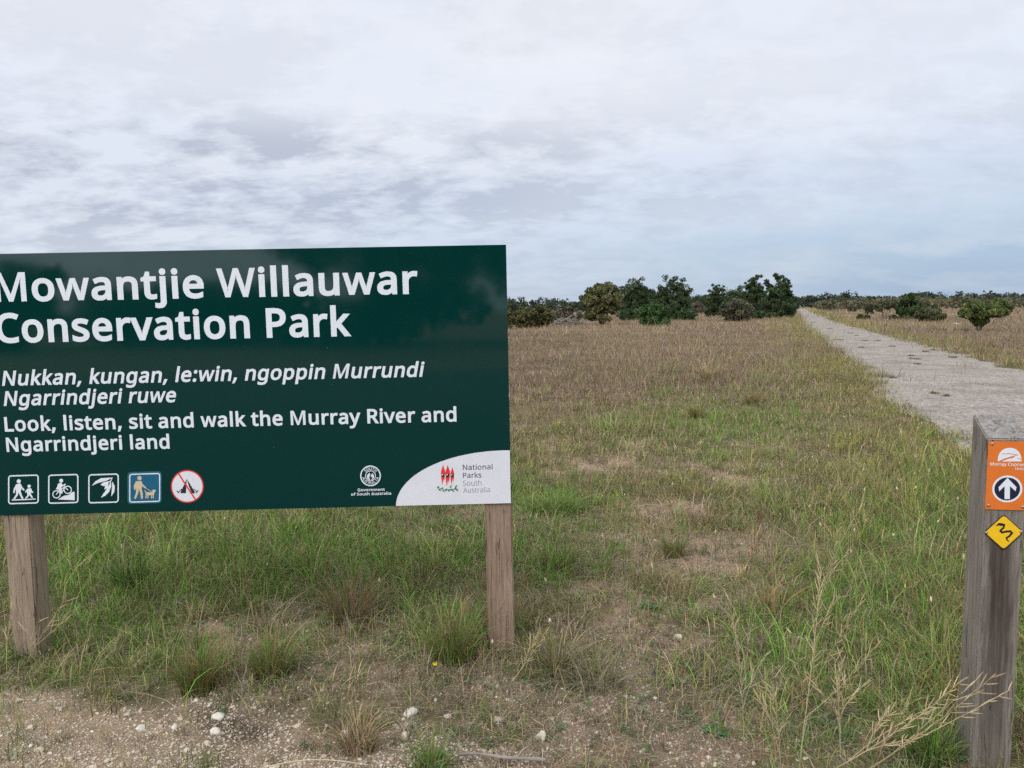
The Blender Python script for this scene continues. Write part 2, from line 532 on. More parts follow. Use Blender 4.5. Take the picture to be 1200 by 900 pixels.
# ------------------------------------------------------------------ ground sheet
def build_ground():
    radii = [0.0]
    r = 0.6
    while r < 5200:
        radii.append(r)
        r *= 1.022 if r < 30 else 1.05
    front = np.radians(np.arange(-62, 62.01, 0.3))
    back = np.radians(np.arange(66, 298, 4.0))
    ang = np.concatenate([front, back])
    na, nr = len(ang), len(radii) - 1
    R, A = np.meshgrid(np.array(radii[1:]), ang, indexing="ij")
    x, y = (R * np.sin(A)).ravel(), (R * np.cos(A)).ravel()
    z = ground_z(x, y)
    V = np.concatenate([[[0, 0, float(ground_z(np.array([0.]), np.array([0.]))[0])]], np.stack([x, y, z], 1)])
    idx = 1 + np.arange(nr * na).reshape(nr, na)
    nx = np.roll(idx, -1, axis=1)
    quads = np.stack([idx[:-1], nx[:-1], nx[1:], idx[1:]], -1).reshape(-1, 4)[:, ::-1]
    tris = np.stack([np.zeros(na, int), nx[0], idx[0]], 1)[:, ::-1]
    m = masks(V[:, 0], V[:, 1])
    mean = mean_color(m)
    soil = np.array([0.190, 0.132, 0.092])
    thatch = 0.40 * soil + 0.36 * mean
    far_w = sstep(25, 90, m["far"])[:, None]
    cover = thatch * (1 - far_w) + mean * far_w * 0.93
    b = np.clip(m["bare"] * 1.1, 0, 1)[:, None]
    cover = cover * (1 - b) + np.array([0.300, 0.196, 0.135]) * b
    g = m["gravel"][:, None]
    cover = cover * (1 - g) + np.array([0.315, 0.226, 0.145]) * g
    # gravelly soil darkens to damp humus in patches
    damp = (m["gravel"] * np.maximum.reduce([G(m["px"], m["py"], 275, 845, 65, 30), G(m["px"], m["py"], 330, 890, 110, 20), 0.8 * G(m["px"], m["py"], 480, 880, 120, 40), 0.7 * sstep(0.55, 0.7, m["n1"])]) * sstep(0.25, 0.55, m["n3"]))[:, None]
    cover = cover * (1 - damp) + np.array([0.075, 0.05, 0.036]) * damp
    mat, t, bs, o = new_mat("soil")
    a = N(t, "ShaderNodeAttribute", attribute_name="tint")
    gm = N(t, "ShaderNodeNewGeometry")
    nz = noise(t, gm.outputs["Position"], 9, 10, 0.7)
    nf = noise(t, gm.outputs["Position"], 90, 6, 0.7)
    nl = noise(t, gm.outputs["Position"], 0.09, 6, 0.6, 0.5)
    c = mix_col(t, 1.0, a.outputs["Color"], ramp(t, nz, [(0.3, 0.62), (0.5, 0.95), (0.72, 1.3)]), "MULTIPLY")
    c = mix_col(t, 1.0, c, ramp(t, nf, [(0.3, 0.6), (0.5, 1.0), (0.7, 1.35)]), "MULTIPLY")
    c = mix_col(t, 1.0, c, ramp(t, nl, [(0.35, (0.86, 0.88, 0.88)), (0.65, (1.12, 1.1, 1.05))]), "MULTIPLY")
    st = N(t, "ShaderNodeAttribute", attribute_name="stony")
    peb_h = None
    for sc_, thr in ((70.0, 0.44), (150.0, 0.42)):
        vo = N(t, "ShaderNodeTexVoronoi", i_Scale=sc_)
        t.links.new(gm.outputs["Position"], vo.inputs["Vector"])
        sepc = N(t, "ShaderNodeSeparateColor")
        t.links.new(vo.outputs["Color"], sepc.inputs[0])
        here = math_node(t, "LESS_THAN", sepc.outputs[0], math_node(t, "MULTIPLY", st.outputs["Fac"], 0.62))
        rnd = ramp(t, vo.outputs["Distance"], [(thr - 0.1, 1.0), (thr, 0.0)])
        pm = math_node(t, "MULTIPLY", here, rnd)
        pc = ramp(t, sepc.outputs[1], [(0.0, (0.30, 0.225, 0.16)), (0.35, (0.46, 0.37, 0.27)), (0.7, (0.56, 0.48, 0.37)), (1.0, (0.62, 0.57, 0.49))])
        c = mix_col(t, pm, c, pc)
        peb_h = pm if peb_h is None else math_node(t, "MAXIMUM", peb_h, pm)
    t.links.new(c, bs.inputs["Base Color"])
    bs.inputs["Roughness"].default_value = 1.0
    bs.inputs["Specular IOR Level"].default_value = 0.1
    bp = N(t, "ShaderNodeBump", i_Strength=0.8, i_Distance=0.012)
    t.links.new(math_node(t, "ADD", math_node(t, "ADD", nz, nf), peb_h), bp.inputs["Height"]); t.links.new(bp.outputs[0], bs.inputs["Normal"])
    ob = link_mesh("ground", V, [quads, tris], mat, None, cover, True)
    gm_ = ob.data.attributes.new("stony", "FLOAT", "POINT")
    gm_.data.foreach_set("value", np.clip(m["gravel"] * (0.55 + 0.8 * m["n1"]) + 0.45 * m["bare"] * (m["far"] < 12), 0, 1).astype(np.float32))
    tag(ob, kind="structure")


build_ground()


def build_path():
    ys = np.concatenate([np.arange(-12, 30, 0.15), np.arange(30, 100, 0.5), np.arange(100, 341, 2.0)])
    K = 12
    l, r = path_edge(ys, 0), path_edge(ys, 1)
    l = l + (fbm(ys * 0.8, ys * 0 + 3.3, 5) - 0.5) * 1.0
    r = r + (fbm(ys * 0.8, ys * 0 + 9.1, 8) - 0.5) * 1.0
    t = np.linspace(0, 1, K + 1)
    X = l[:, None] * (1 - t) + r[:, None] * t
    Y = np.repeat(ys[:, None], K + 1, 1)
    Z = ground_z(X, Y) + 0.006 + 0.025 * (1 - (2 * t - 1) ** 2)
    V = np.stack([X, Y, Z], -1).reshape(-1, 3)
    idx = np.arange(len(ys) * (K + 1)).reshape(len(ys), K + 1)
    q = np.stack([idx[:-1, :-1], idx[:-1, 1:], idx[1:, 1:], idx[1:, :-1]], -1).reshape(-1, 4)
    mat, tr, bs, o = new_mat("path_gravel")
    gm = N(tr, "ShaderNodeNewGeometry")
    vz = N(tr, "ShaderNodeTexVoronoi", i_Scale=34.0)
    tr.links.new(gm.outputs["Position"], vz.inputs["Vector"])
    n1 = noise(tr, gm.outputs["Position"], 0.8, 8, 0.62, 0.3)
    n2 = noise(tr, gm.outputs["Position"], 14, 8, 0.7)
    c = ramp(tr, n1, [(0.30, (0.20, 0.17, 0.142)), (0.5, (0.275, 0.24, 0.207)), (0.70, (0.325, 0.29, 0.253))])
    c = mix_col(tr, 1.0, c, ramp(tr, n2, [(0.3, 0.66), (0.5, 1.0), (0.7, 1.25)]), "MULTIPLY")
    hsv = N(tr, "ShaderNodeSeparateColor")
    tr.links.new(vz.outputs["Color"], hsv.inputs[0])
    c = mix_col(tr, 1.0, c, ramp(tr, hsv.outputs[0], [(0.0, 0.6), (0.5, 1.0), (1.0, 1.4)]), "MULTIPLY")
    tr.links.new(c, bs.inputs["Base Color"])
    bs.inputs["Roughness"].default_value = 1.0
    bs.inputs["Specular IOR Level"].default_value = 0.1
    bp = N(tr, "ShaderNodeBump", i_Strength=0.8, i_Distance=0.02)
    tr.links.new(math_node(tr, "SUBTRACT", n2, vz.outputs["Distance"]), bp.inputs["Height"]); tr.links.new(bp.outputs[0], bs.inputs["Normal"])
    tag(link_mesh("path", V, [q], mat, smooth=True), kind="structure")


build_path()


def build_unseen_road():  # unseen bitumen added behind and under the viewer to darken the sign's reflection
    mat, tr, bs, o = new_mat("bitumen")
    gm = N(tr, "ShaderNodeNewGeometry")
    n1 = noise(tr, gm.outputs["Position"], 60, 6, 0.7)
    tr.links.new(ramp(tr, n1, [(0.3, 0.03), (0.7, 0.075)]), bs.inputs["Base Color"])
    bs.inputs["Roughness"].default_value = 0.95
    xs = np.linspace(-120, 120, 61)
    V = np.concatenate([np.stack([xs, np.full(61, yy), np.full(61, 0.06)], 1) for yy in (-13.0, 0.9)] + [np.stack([xs, np.full(61, yy), np.full(61, -0.15)], 1) for yy in (-13.2, 1.1)])
    i = np.arange(60)
    q = lambda a, b: np.stack([a * 61 + i, a * 61 + i + 1, b * 61 + i + 1, b * 61 + i], 1)
    tag(link_mesh("unseen_road", V, [np.concatenate([q(0, 1), q(2, 0), q(1, 3)])], mat), kind="structure")


build_unseen_road()

# ------------------------------------------------------------------ the park sign
S_YAW, S_ROLL = rad(0.98), rad(0.22)
S_TR = Vector((-0.017, 3.539, 1.896))
sX0 = Vector((math.cos(S_YAW), math.sin(S_YAW), 0))
sN = Vector((math.sin(S_YAW), -math.cos(S_YAW), 0))               # out of the face, towards the viewer
sX = math.cos(S_ROLL) * sX0 + math.sin(S_ROLL) * Vector((0, 0, 1))
sZ = math.cos(S_ROLL) * Vector((0, 0, 1)) - math.sin(S_ROLL) * sX0


class Face:
    """A flat face in the place: pixel measurements become metres on it."""
    def __init__(self, org, X, Z, nrm):
        self.o, self.X, self.Z, self.n = org, X, Z, nrm

    def uv(self, px, py, off=0.0):
        v = ray(px, py)
        o = self.o + self.n * off
        p = EYE + v * ((o - EYE).dot(self.n) / v.dot(self.n))
        d = p - o
        return d.dot(self.X), d.dot(self.Z)

    def pt(self, u, v, h=0.0):
        return self.o + self.X * u + self.Z * v + self.n * h


class Flat:
    """Thin cut-outs (vinyl) laid on a Face, gathered in one mesh; every piece a hair above the one before."""
    def __init__(self, face, px=lambda x, y: (x, y), h0=0.0004):
        self.face, self.px, self.h = face, px, h0
        self.V, self.F, self.I, self.mats = [], [], [], []

    def mi(self, mat):
        if mat not in self.mats:
            self.mats.append(mat)
        return self.mats.index(mat)

    def poly_uv(self, pts, mat):
        self.h += 0.00004
        a = sum(pts[i][0] * pts[(i + 1) % len(pts)][1] - pts[(i + 1) % len(pts)][0] * pts[i][1] for i in range(len(pts)))
        if a < 0:
            pts = pts[::-1]
        b, n, k = len(self.V), len(pts), self.mi(mat)
        self.V += [self.face.pt(u, v, self.h) for u, v in pts] + [self.face.pt(u, v, 0.0) for u, v in pts]
        self.F.append(tuple(range(b, b + n))); self.I.append(k)
        for i in range(n):
            j = (i + 1) % n
            self.F.append((b + i, b + n + i, b + n + j, b + j)); self.I.append(k)

    def poly(self, pts, mat):
        self.poly_uv([self.face.uv(*self.px(*p)) for p in pts], mat)

    def disc(self, cx, cy, r, mat, n=28, ry=None):
        self.poly([(cx + r * math.cos(2 * math.pi * k / n), cy + (ry or r) * math.sin(2 * math.pi * k / n)) for k in range(n)], mat)

    def stroke(self, pts, w, mat):
        ws = w if hasattr(w, "__len__") else [w] * len(pts)
        for i in range(len(pts) - 1):
            (x0, y0), (x1, y1) = pts[i], pts[i + 1]
            l = math.hypot(x1 - x0, y1 - y0) or 1e-6
            nx, ny = -(y1 - y0) / l, (x1 - x0) / l
            a, b = ws[i] / 2, ws[i + 1] / 2
            self.poly([(x0 + nx * a, y0 + ny * a), (x1 + nx * b, y1 + ny * b), (x1 - nx * b, y1 - ny * b), (x0 - nx * a, y0 - ny * a)], mat)
        for (x, y), ww in zip(pts, ws):
            self.disc(x, y, ww / 2, mat, 10)

    def ring(self, cx, cy, r, w, mat, n=32, ry=None):
        ry = ry or r
        P = [(2 * math.pi * k / n) for k in range(n)]
        self.h += 0.00004
        for k in range(n):
            a, b = P[k], P[(k + 1) % n]
            self.h -= 0.00004
            self.poly([(cx + (r + s) * math.cos(t), cy + (ry + s) * math.sin(t)) for s, t in ((w / 2, a), (w / 2, b), (-w / 2, b), (-w / 2, a))], mat)
        self.h += 0.00004

    def rrect(self, x0, y0, x1, y1, r, skew=0.0):
        pts = []
        for cx, cy, a0 in ((x1 - r, y0 + r, -90), (x1 - r, y1 - r, 0), (x0 + r, y1 - r, 90), (x0 + r, y0 + r, 180)):
            for k in range(5):
                a = rad(a0 + 22.5 * k)
                x, y = cx + r * math.cos(a), cy + r * math.sin(a)
                pts.append((x, y - skew * (x - (x0 + x1) / 2)))
        return pts

    def frame(self, x0, y0, x1, y1, r, w, mat, skew=0.0):
        o = self.rrect(x0, y0, x1, y1, r, skew)
        self.h += 0.00004
        i = self.rrect(x0 + w, y0 + w, x1 - w, y1 - w, max(r - w, 0.5), skew)
        for k in range(len(o)):
            j = (k + 1) % len(o)
            self.h -= 0.00004
            self.poly([o[k], o[j], i[j], i[k]], mat)
        self.h += 0.00004

    def text(self, body, mat, p0, p1, cap, bevel=0.02, shear=0.0, thick=0.00025):
        """body set from pixel p0 (left end of baseline) to p1 (right end), capital height cap in pixels"""
        V, F = text_mesh(body, bevel, shear)
        capV, _ = text_mesh("N", bevel, 0)
        ch = capV[:, 1].max() - capV[:, 1].min()
        base = capV[:, 1].min()
        (u0, v0), (u1, v1) = self.face.uv(*self.px(*p0)), self.face.uv(*self.px(*p1))
        um, vm = self.face.uv(*self.px(p0[0], p0[1] - cap))
        x0, x1 = V[:, 0].min(), V[:, 0].max()
        sx, sy = (u1 - u0) / (x1 - x0), (vm - v0) / ch
        b, k = len(self.V), self.mi(mat)
        zr = max(V[:, 2].max() - V[:, 2].min(), 1e-6)
        for x, y, z in V:
            t = (x - x0) / (x1 - x0)
            self.V.append(self.face.pt(u0 + (x - x0) * sx, v0 + (v1 - v0) * t + (y - base) * sy, self.h + thick * (z - V[:, 2].min()) / zr))
        self.F += [tuple(i + b for i in f) for f in F]
        self.I += [k] * len(F)

    def build(self, name, parent):
        off = parent.matrix_basis.translation
        return link_mesh(name, [tuple(p - off) for p in self.V], self.F, None, parent, mats=self.mats, midx=self.I)


# letter outlines (thousandths of an em): advance, then closed contours x, y, x, y ...
SPACE = 209
GLYPHS = {
    ',': (215, [[154,84,127,-1,85,-103,33,-103,41,-72,73,93,148,93]]),
    ':': (215, [[58,43,60,63,69,82,84,92,107,97,130,92,146,82,155,63,157,43,155,24,146,5,130,-6,107,-11,84,-6,69,5,60,24],[58,387,61,412,69,426,84,436,107,441,130,436,146,426,155,407,157,387,153,362,146,348,130,337,107,332,84,337,69,348,60,367]]),
    'A': (512, [[437,0,368,177,141,177,73,0,0,0,224,575,289,575,512,0],[282,415,255,500,242,452,165,241,346,241]]),
    'C': (507, [[323,517,290,515,250,505,214,488,185,463,160,432,142,393,130,349,125,300,126,252,131,220,147,164,175,117,192,99,213,83,236,71,262,62,322,55,385,60,460,78,460,15,393,-2,312,-8,250,-3,197,12,152,38,115,72,86,115,65,165,53,223,49,303,56,364,77,432,96,467,111,489,148,526,194,554,233,569,292,579,346,580,419,569,482,547,453,486,386,510]]),
    'G': (584, [[326,302,524,302,524,22,431,-1,380,-6,323,-8,280,-6,241,1,189,19,145,47,120,71,98,98,81,130,67,164,57,202,51,243,49,308,54,350,63,389,76,425,94,458,127,500,154,524,186,544,239,566,300,578,369,580,437,572,478,561,516,547,489,484,421,508,362,517,293,513,264,506,237,496,202,474,181,455,164,434,139,382,126,321,126,253,130,222,141,179,152,153,166,129,184,109,204,91,228,77,255,66,303,56,383,56,452,68,452,238,326,238]]),
    'H': (594, [[516,0,443,0,443,267,150,267,150,0,78,0,78,573,150,573,150,330,443,330,443,573,516,573]]),
    'I': (272, [[239,0,32,0,32,42,99,57,99,515,32,531,32,573,239,573,239,531,172,515,172,57,239,42]]),
    'L': (420, [[78,0,78,573,150,573,150,64,400,64,400,0]]),
    'M': (727, [[330,0,142,502,139,502,144,370,144,0,78,0,78,573,184,573,361,103,364,103,544,573,650,573,650,0,578,0,578,373,584,501,581,501,390,0]]),
    'N': (609, [[532,0,447,0,141,476,138,476,144,342,144,0,78,0,78,573,161,573,467,99,470,99,464,236,464,573,532,573]]),
    'O': (626, [[577,287,573,224,564,180,546,128,526,94,493,54,463,31,428,13,389,0,345,-7,281,-7,236,0,184,19,141,47,114,73,85,116,65,167,51,240,49,310,60,389,78,442,104,487,138,524,181,553,232,572,292,581,335,581,375,576,428,561,459,545,486,525,521,488,539,458,554,425,566,389,573,351],[125,287,128,236,136,190,151,150,163,127,188,98,207,83,230,70,269,58,314,55,359,58,398,70,420,83,448,107,470,138,486,176,496,220,501,269,498,338,490,384,476,423,456,457,431,484,398,503,360,514,298,518,255,511,218,497,188,475,163,446,140,398,128,338]]),
    'P': (485, [[229,573,305,566,346,555,379,539,393,528,415,504,431,475,441,442,444,404,440,361,429,328,412,298,388,272,355,250,313,234,275,227,231,223,150,223,150,0,78,0,78,573],[223,511,150,511,150,285,246,286,298,296,336,316,352,334,360,347,369,391,369,414,365,439,356,459,343,476,314,495,274,507]]),
    'R': (499, [[236,573,301,568,329,562,364,550,402,525,416,509,432,481,441,448,444,410,440,368,431,341,413,312,391,290,365,273,330,257,487,0,403,0,264,237,150,237,150,0,78,0,78,573],[232,510,150,510,150,298,268,299,308,308,338,325,357,350,368,381,369,424,358,461,342,482,317,497,284,506]]),
    'S': (440, [[403,153,396,106,378,66,348,35,318,16,295,7,243,-5,167,-7,96,2,41,19,41,88,92,70,145,59,201,55,240,57,273,66,303,84,322,109,330,140,330,160,324,184,315,199,302,213,261,238,161,279,118,302,81,335,66,357,57,375,50,403,48,435,51,467,57,487,66,505,84,528,107,548,126,558,180,576,218,580,254,580,318,572,389,549,366,487,311,506,257,516,204,516,169,507,148,494,133,478,123,452,121,427,124,407,133,386,160,359,204,335,313,289,340,273,362,255,380,235,392,212,400,185]]),
    'T': (446, [[259,0,187,0,187,509,8,509,8,573,437,573,437,509,259,509]]),
    'U': (586, [[513,202,512,173,504,132,483,83,468,62,449,43,403,13,375,3,344,-4,309,-8,264,-7,240,-4,196,7,177,15,143,36,128,50,104,82,86,118,76,158,72,204,72,573,144,573,144,201,150,153,165,114,192,84,228,64,276,55,307,55,342,59,379,73,394,84,413,103,433,143,442,191,442,573,513,573]]),
    'W': (746, [[735,573,583,0,510,0,399,375,370,488,348,391,234,0,161,0,10,573,85,573,190,151,201,87,212,150,231,223,333,573,407,573,518,206,544,87,563,187,660,573]]),
    'a': (450, [[231,437,284,432,326,418,356,393,376,358,383,328,385,293,385,0,334,0,320,61,317,61,279,22,240,1,213,-5,181,-8,127,-3,96,9,70,28,50,55,41,80,37,119,44,163,57,188,87,219,116,234,172,250,218,255,316,259,315,309,307,339,293,359,273,372,237,380,194,378,155,368,106,347,84,400,123,417,160,429,200,436],[252,208,199,203,159,192,134,176,122,163,114,147,110,110,115,87,122,75,132,66,150,55,188,49,227,53,260,66,288,87,306,117,315,156,315,210]]),
    'd': (493, [[221,-8,165,0,133,14,92,48,71,79,56,117,45,187,47,266,56,311,71,350,93,381,119,406,149,424,202,437,238,437,267,433,292,425,314,413,336,395,354,374,359,374,355,424,354,609,425,609,425,0,368,0,358,58,354,58,328,28,297,8,259,-5],[232,51,277,56,311,71,334,98,344,121,351,149,355,182,355,233,345,299,335,325,321,346,291,369,264,377,231,379,204,376,181,368,162,354,146,334,133,309,121,265,118,231,119,176,128,130,139,104,162,74,181,61,205,53]]),
    'e': (452, [[234,438,273,434,308,424,339,407,372,376,395,335,406,299,411,258,411,201,117,201,120,167,132,124,146,100,164,81,197,62,224,55,264,52,310,56,351,66,392,82,392,20,351,5,319,-3,282,-7,236,-8,180,2,132,23,111,39,93,57,64,104,48,161,44,229,53,292,74,345,105,387,145,417,193,434],[233,380,209,378,188,372,170,362,154,348,140,330,130,309,119,257,338,257,331,307,323,328,312,346,298,360,280,371,259,378]]),
    'f': (276, [[266,375,158,375,158,0,87,0,87,375,12,375,12,408,87,432,92,507,97,528,108,555,118,570,137,588,160,601,186,609,216,613,252,612,310,599,292,544,241,555,204,552,185,542,175,532,162,502,158,470,158,430,266,430]]),
    'g': (493, [[221,438,261,434,297,422,329,402,355,373,359,373,369,430,425,430,425,-7,422,-50,409,-99,385,-138,351,-166,306,-184,264,-191,199,-192,138,-184,94,-172,78,-165,78,-100,111,-114,149,-125,191,-132,237,-134,263,-132,286,-126,306,-116,331,-93,343,-74,353,-39,358,57,354,57,322,22,281,1,232,-8,182,-4,147,7,117,25,103,37,80,66,70,83,56,121,47,164,45,239,56,306,70,344,103,391,131,414,164,429,200,437],[230,379,197,374,175,364,152,342,134,312,122,273,118,239,118,194,124,143,134,115,154,82,172,66,193,56,218,50,255,51,288,58,309,69,326,85,337,100,345,117,352,145,356,179,356,228,349,289,335,326,326,340,308,357,278,372]]),
    'h': (496, [[139,431,135,370,140,370,151,386,169,404,196,420,233,433,273,437,321,433,360,421,391,400,413,370,426,330,430,293,431,0,361,0,361,275,355,321,343,346,324,364,298,375,265,379,222,374,196,365,177,350,157,324,145,289,139,246,139,0,68,0,68,609,139,609]]),
    'i': (207, [[139,430,139,0,68,0,68,430],[104,591,123,587,136,577,142,566,145,546,142,526,136,515,123,506,104,501,84,506,72,515,66,526,63,546,66,566,72,577,84,587]]),
    'j': (207, [[18,-192,-14,-190,-44,-183,-44,-126,-6,-133,27,-132,51,-120,64,-100,68,-67,68,430,139,430,138,-84,134,-110,126,-133,105,-164,87,-177,65,-187],[63,546,66,566,72,577,84,587,104,591,123,587,136,577,142,566,145,546,142,526,136,515,123,506,104,501,84,506,72,515,66,526]]),
    'k': (428, [[138,291,135,221,138,221,189,285,326,430,409,430,235,246,421,0,336,0,187,200,138,158,138,0,68,0,68,609,138,609]]),
    'l': (207, [[139,0,68,0,68,609,139,609]]),
    'm': (750, [[540,438,589,433,628,417,657,391,676,352,683,319,685,280,685,0,615,0,614,300,603,338,594,353,582,364,567,372,539,378,513,378,486,373,454,358,438,342,426,322,415,284,412,254,411,0,342,0,341,285,336,321,327,344,316,357,303,367,268,378,224,376,206,371,185,360,169,345,156,324,147,299,141,269,139,223,139,0,68,0,68,430,125,430,136,371,140,371,168,405,188,419,211,429,260,438,312,433,341,424,365,410,384,391,398,366,402,366,420,391,452,415,489,431]]),
    'n': (496, [[275,438,327,433,369,417,401,391,421,352,428,319,431,280,431,0,361,0,361,288,352,330,343,346,331,359,308,372,265,379,217,373,182,356,166,338,149,303,143,275,139,223,139,0,68,0,68,430,125,430,136,371,140,371,165,401,198,422,235,434]]),
    'o': (485, [[442,216,440,177,434,142,424,111,406,74,381,44,359,25,334,11,295,-2,253,-8,210,-6,172,3,145,15,114,37,94,58,77,82,59,121,48,165,44,216,47,266,63,324,81,360,106,389,149,418,186,431,229,437,286,434,324,423,368,397,403,360,423,324,438,266],[117,216,119,180,125,147,142,102,153,88,172,71,187,62,213,53,243,51,273,53,299,62,314,71,333,88,348,110,359,137,366,169,369,203,367,252,361,284,352,312,338,335,321,354,299,367,273,376,226,378,198,372,174,362,155,345,140,324,129,298,121,268]]),
    'p': (493, [[273,438,310,434,360,416,401,383,422,351,437,313,448,243,448,181,437,119,421,80,401,49,375,24,334,2,310,-4,272,-8,220,-1,195,8,174,20,139,55,134,55,137,20,139,-192,68,-192,68,430,126,430,136,371,139,371,165,401,195,422,233,434],[260,379,221,374,204,369,184,358,163,335,146,295,139,229,140,178,145,145,161,101,176,80,188,70,211,58,239,52,271,51,305,59,326,72,343,91,357,113,369,150,375,193,374,252,369,283,354,323,331,354,311,367,288,376]]),
    'r': (331, [[269,438,319,433,310,368,275,373,246,372,217,363,190,347,168,324,151,295,141,261,139,229,139,0,68,0,68,430,126,430,134,351,137,351,165,390,196,416,233,433]]),
    's': (384, [[348,119,343,80,327,49,302,24,258,3,202,-7,144,-7,91,1,42,19,42,83,86,65,131,53,169,49,214,51,242,59,261,71,274,86,280,112,273,138,255,157,227,173,135,212,89,236,61,261,45,292,41,315,42,337,52,372,75,400,109,421,137,430,168,436,221,437,284,428,339,409,315,353,273,368,236,377,205,380,168,378,144,372,126,362,114,350,108,328,111,312,116,301,137,283,265,227,296,211,314,197,329,182,339,164,346,143]]),
    't': (289, [[212,50,240,52,272,59,272,5,245,-3,209,-8,175,-6,138,4,112,20,91,44,81,69,74,112,74,375,13,375,13,392,13,409,75,437,103,528,144,528,144,430,269,430,269,375,144,375,144,127,147,100,155,79,168,64,191,52]]),
    'u': (496, [[427,430,427,0,370,0,359,57,356,57,340,36,321,20,298,8,267,-3,240,-7,207,-8,173,-4,142,5,117,18,103,29,81,59,68,99,63,148,63,430,135,430,135,153,138,118,153,83,171,65,197,54,230,51,263,53,299,64,319,79,338,105,350,140,356,182,357,430]]),
    'v': (407, [[163,0,0,430,75,430,175,153,201,63,204,63,241,176,332,430,407,430,244,0]]),
    'w': (630, [[346,243,316,357,313,357,289,259,207,1,127,1,9,431,82,431,152,160,169,73,172,73,175,84,198,178,277,431,354,431,440,149,457,74,460,74,478,159,549,431,621,431,502,1,419,1]]),
    'y': (409, [[1,430,76,430,177,164,205,68,209,68,245,186,333,430,409,430,220,-69,188,-130,171,-150,152,-167,115,-186,67,-192,9,-186,9,-130,68,-134,90,-130,112,-117,127,-103,142,-80,174,-2]]),
}


def inside(p, poly):
    c = False
    for i in range(len(poly)):
        (x0, y0), (x1, y1) = poly[i - 1], poly[i]
        if (y0 > p[1]) != (y1 > p[1]) and p[0] < (x1 - x0) * (p[1] - y0) / (y1 - y0) + x0:
            c = not c
    return c


def embolden(conts, off):
    out = []
    for k, c in enumerate(conts):
        hole = sum(inside(c[0], d) for m_, d in enumerate(conts) if m_ != k) % 2
        Q = [np.array(q, float) for q in c]
        i = 0
        while i < len(Q) and len(Q) > 4:                            # corners closer than the stroke growth become one
            if np.linalg.norm(Q[i] - Q[(i + 1) % len(Q)]) < 0.011:
                Q[i] = (Q[i] + Q[(i + 1) % len(Q)]) / 2
                Q.pop((i + 1) % len(Q))
            else:
                i += 1
        P = np.array(Q)
        ar = np.sum(P[:, 0] * np.roll(P[:, 1], -1) - np.roll(P[:, 0], -1) * P[:, 1])
        if (ar < 0) != bool(hole):
            P = P[::-1]
        e = np.roll(P, -1, 0) - P
        e /= np.linalg.norm(e, axis=1, keepdims=True)
        nr = np.stack([e[:, 1], -e[:, 0]], 1)                      # outward for an anticlockwise outline
        a, b = np.roll(nr, 1, 0), nr
        d = np.clip(1 + np.sum(a * b, 1), 0.4, None)[:, None]
        out.append(P + off * (a + b) / d)
    return out


_tc, _gc = {}, {}


def glyph_mesh(ch, off):
    if (ch, off) not in _gc:
        conts = [[(c[i] / 1000, c[i + 1] / 1000) for i in range(0, len(c), 2)] for c in GLYPHS[ch][1]]
        cu_ = bpy.data.curves.new("letter", "CURVE")
        cu_.dimensions, cu_.fill_mode, cu_.extrude = "2D", "BOTH", 0.01
        for P in embolden(conts, off * (0.72 if ch in "wWM" else 1.0)):
            sp = cu_.splines.new("POLY")
            sp.points.add(len(P) - 1)
            sp.points.foreach_set("co", np.concatenate([P, np.zeros((len(P), 1)), np.ones((len(P), 1))], 1).ravel())
            sp.use_cyclic_u = True
        ob = bpy.data.objects.new("letter", cu_)
        COL.objects.link(ob)
        me = bpy.data.meshes.new_from_object(ob.evaluated_get(bpy.context.evaluated_depsgraph_get()))
        _gc[(ch, off)] = (np.array([v.co[:] for v in me.vertices]), [tuple(p.vertices) for p in me.polygons])
        bpy.data.objects.remove(ob)
        bpy.data.curves.remove(cu_)
        bpy.data.meshes.remove(me)
    return _gc[(ch, off)]


def text_mesh(body, off, shear):
    key = (body, off, shear)
    if key not in _tc:
        Vs, F, x, b = [], [], 0.0, 0
        for ch in body:
            if ch == " ":
                x += SPACE / 1000 + off * 0.6
                continue
            V, f = glyph_mesh(ch, off)
            V = V.copy()
            V[:, 0] += x + shear * V[:, 1]
            Vs.append(V)
            F += [tuple(i + b for i in q) for q in f]
            b += len(V)
            x += GLYPHS[ch][0] / 1000 + off * 1.25
        _tc[key] = (np.concatenate(Vs), F)
    return _tc[key]


def paint_mat(name, col, rough, dirt=0.12, spec=0.5):
    m, t, b, o = new_mat(name)
    tcn = N(t, "ShaderNodeTexCoord")
    n1 = noise(t, tcn.outputs["Object"], 3.0, 8, 0.65, 0.4)
    n2 = noise(t, tcn.outputs["Object"], 160, 3, 0.5)
    c = mix_col(t, math_node(t, "MULTIPLY", ramp(t, n1, [(0.45, 0.0), (0.7, 1.0)]), dirt), col, (0.30, 0.28, 0.24))
    spk = ramp(t, n2, [(0.765, 0.0), (0.785, 1.0)])
    c = mix_col(t, math_node(t, "MULTIPLY", spk, 0.5), c, (0.45, 0.44, 0.40))
    t.links.new(c, b.inputs["Base Color"])
    t.links.new(ramp(t, n1, [(0.35, rough), (0.75, rough * 1.8 + 0.03)]), b.inputs["Roughness"])
    b.inputs["Specular IOR Level"].default_value = spec
    return m


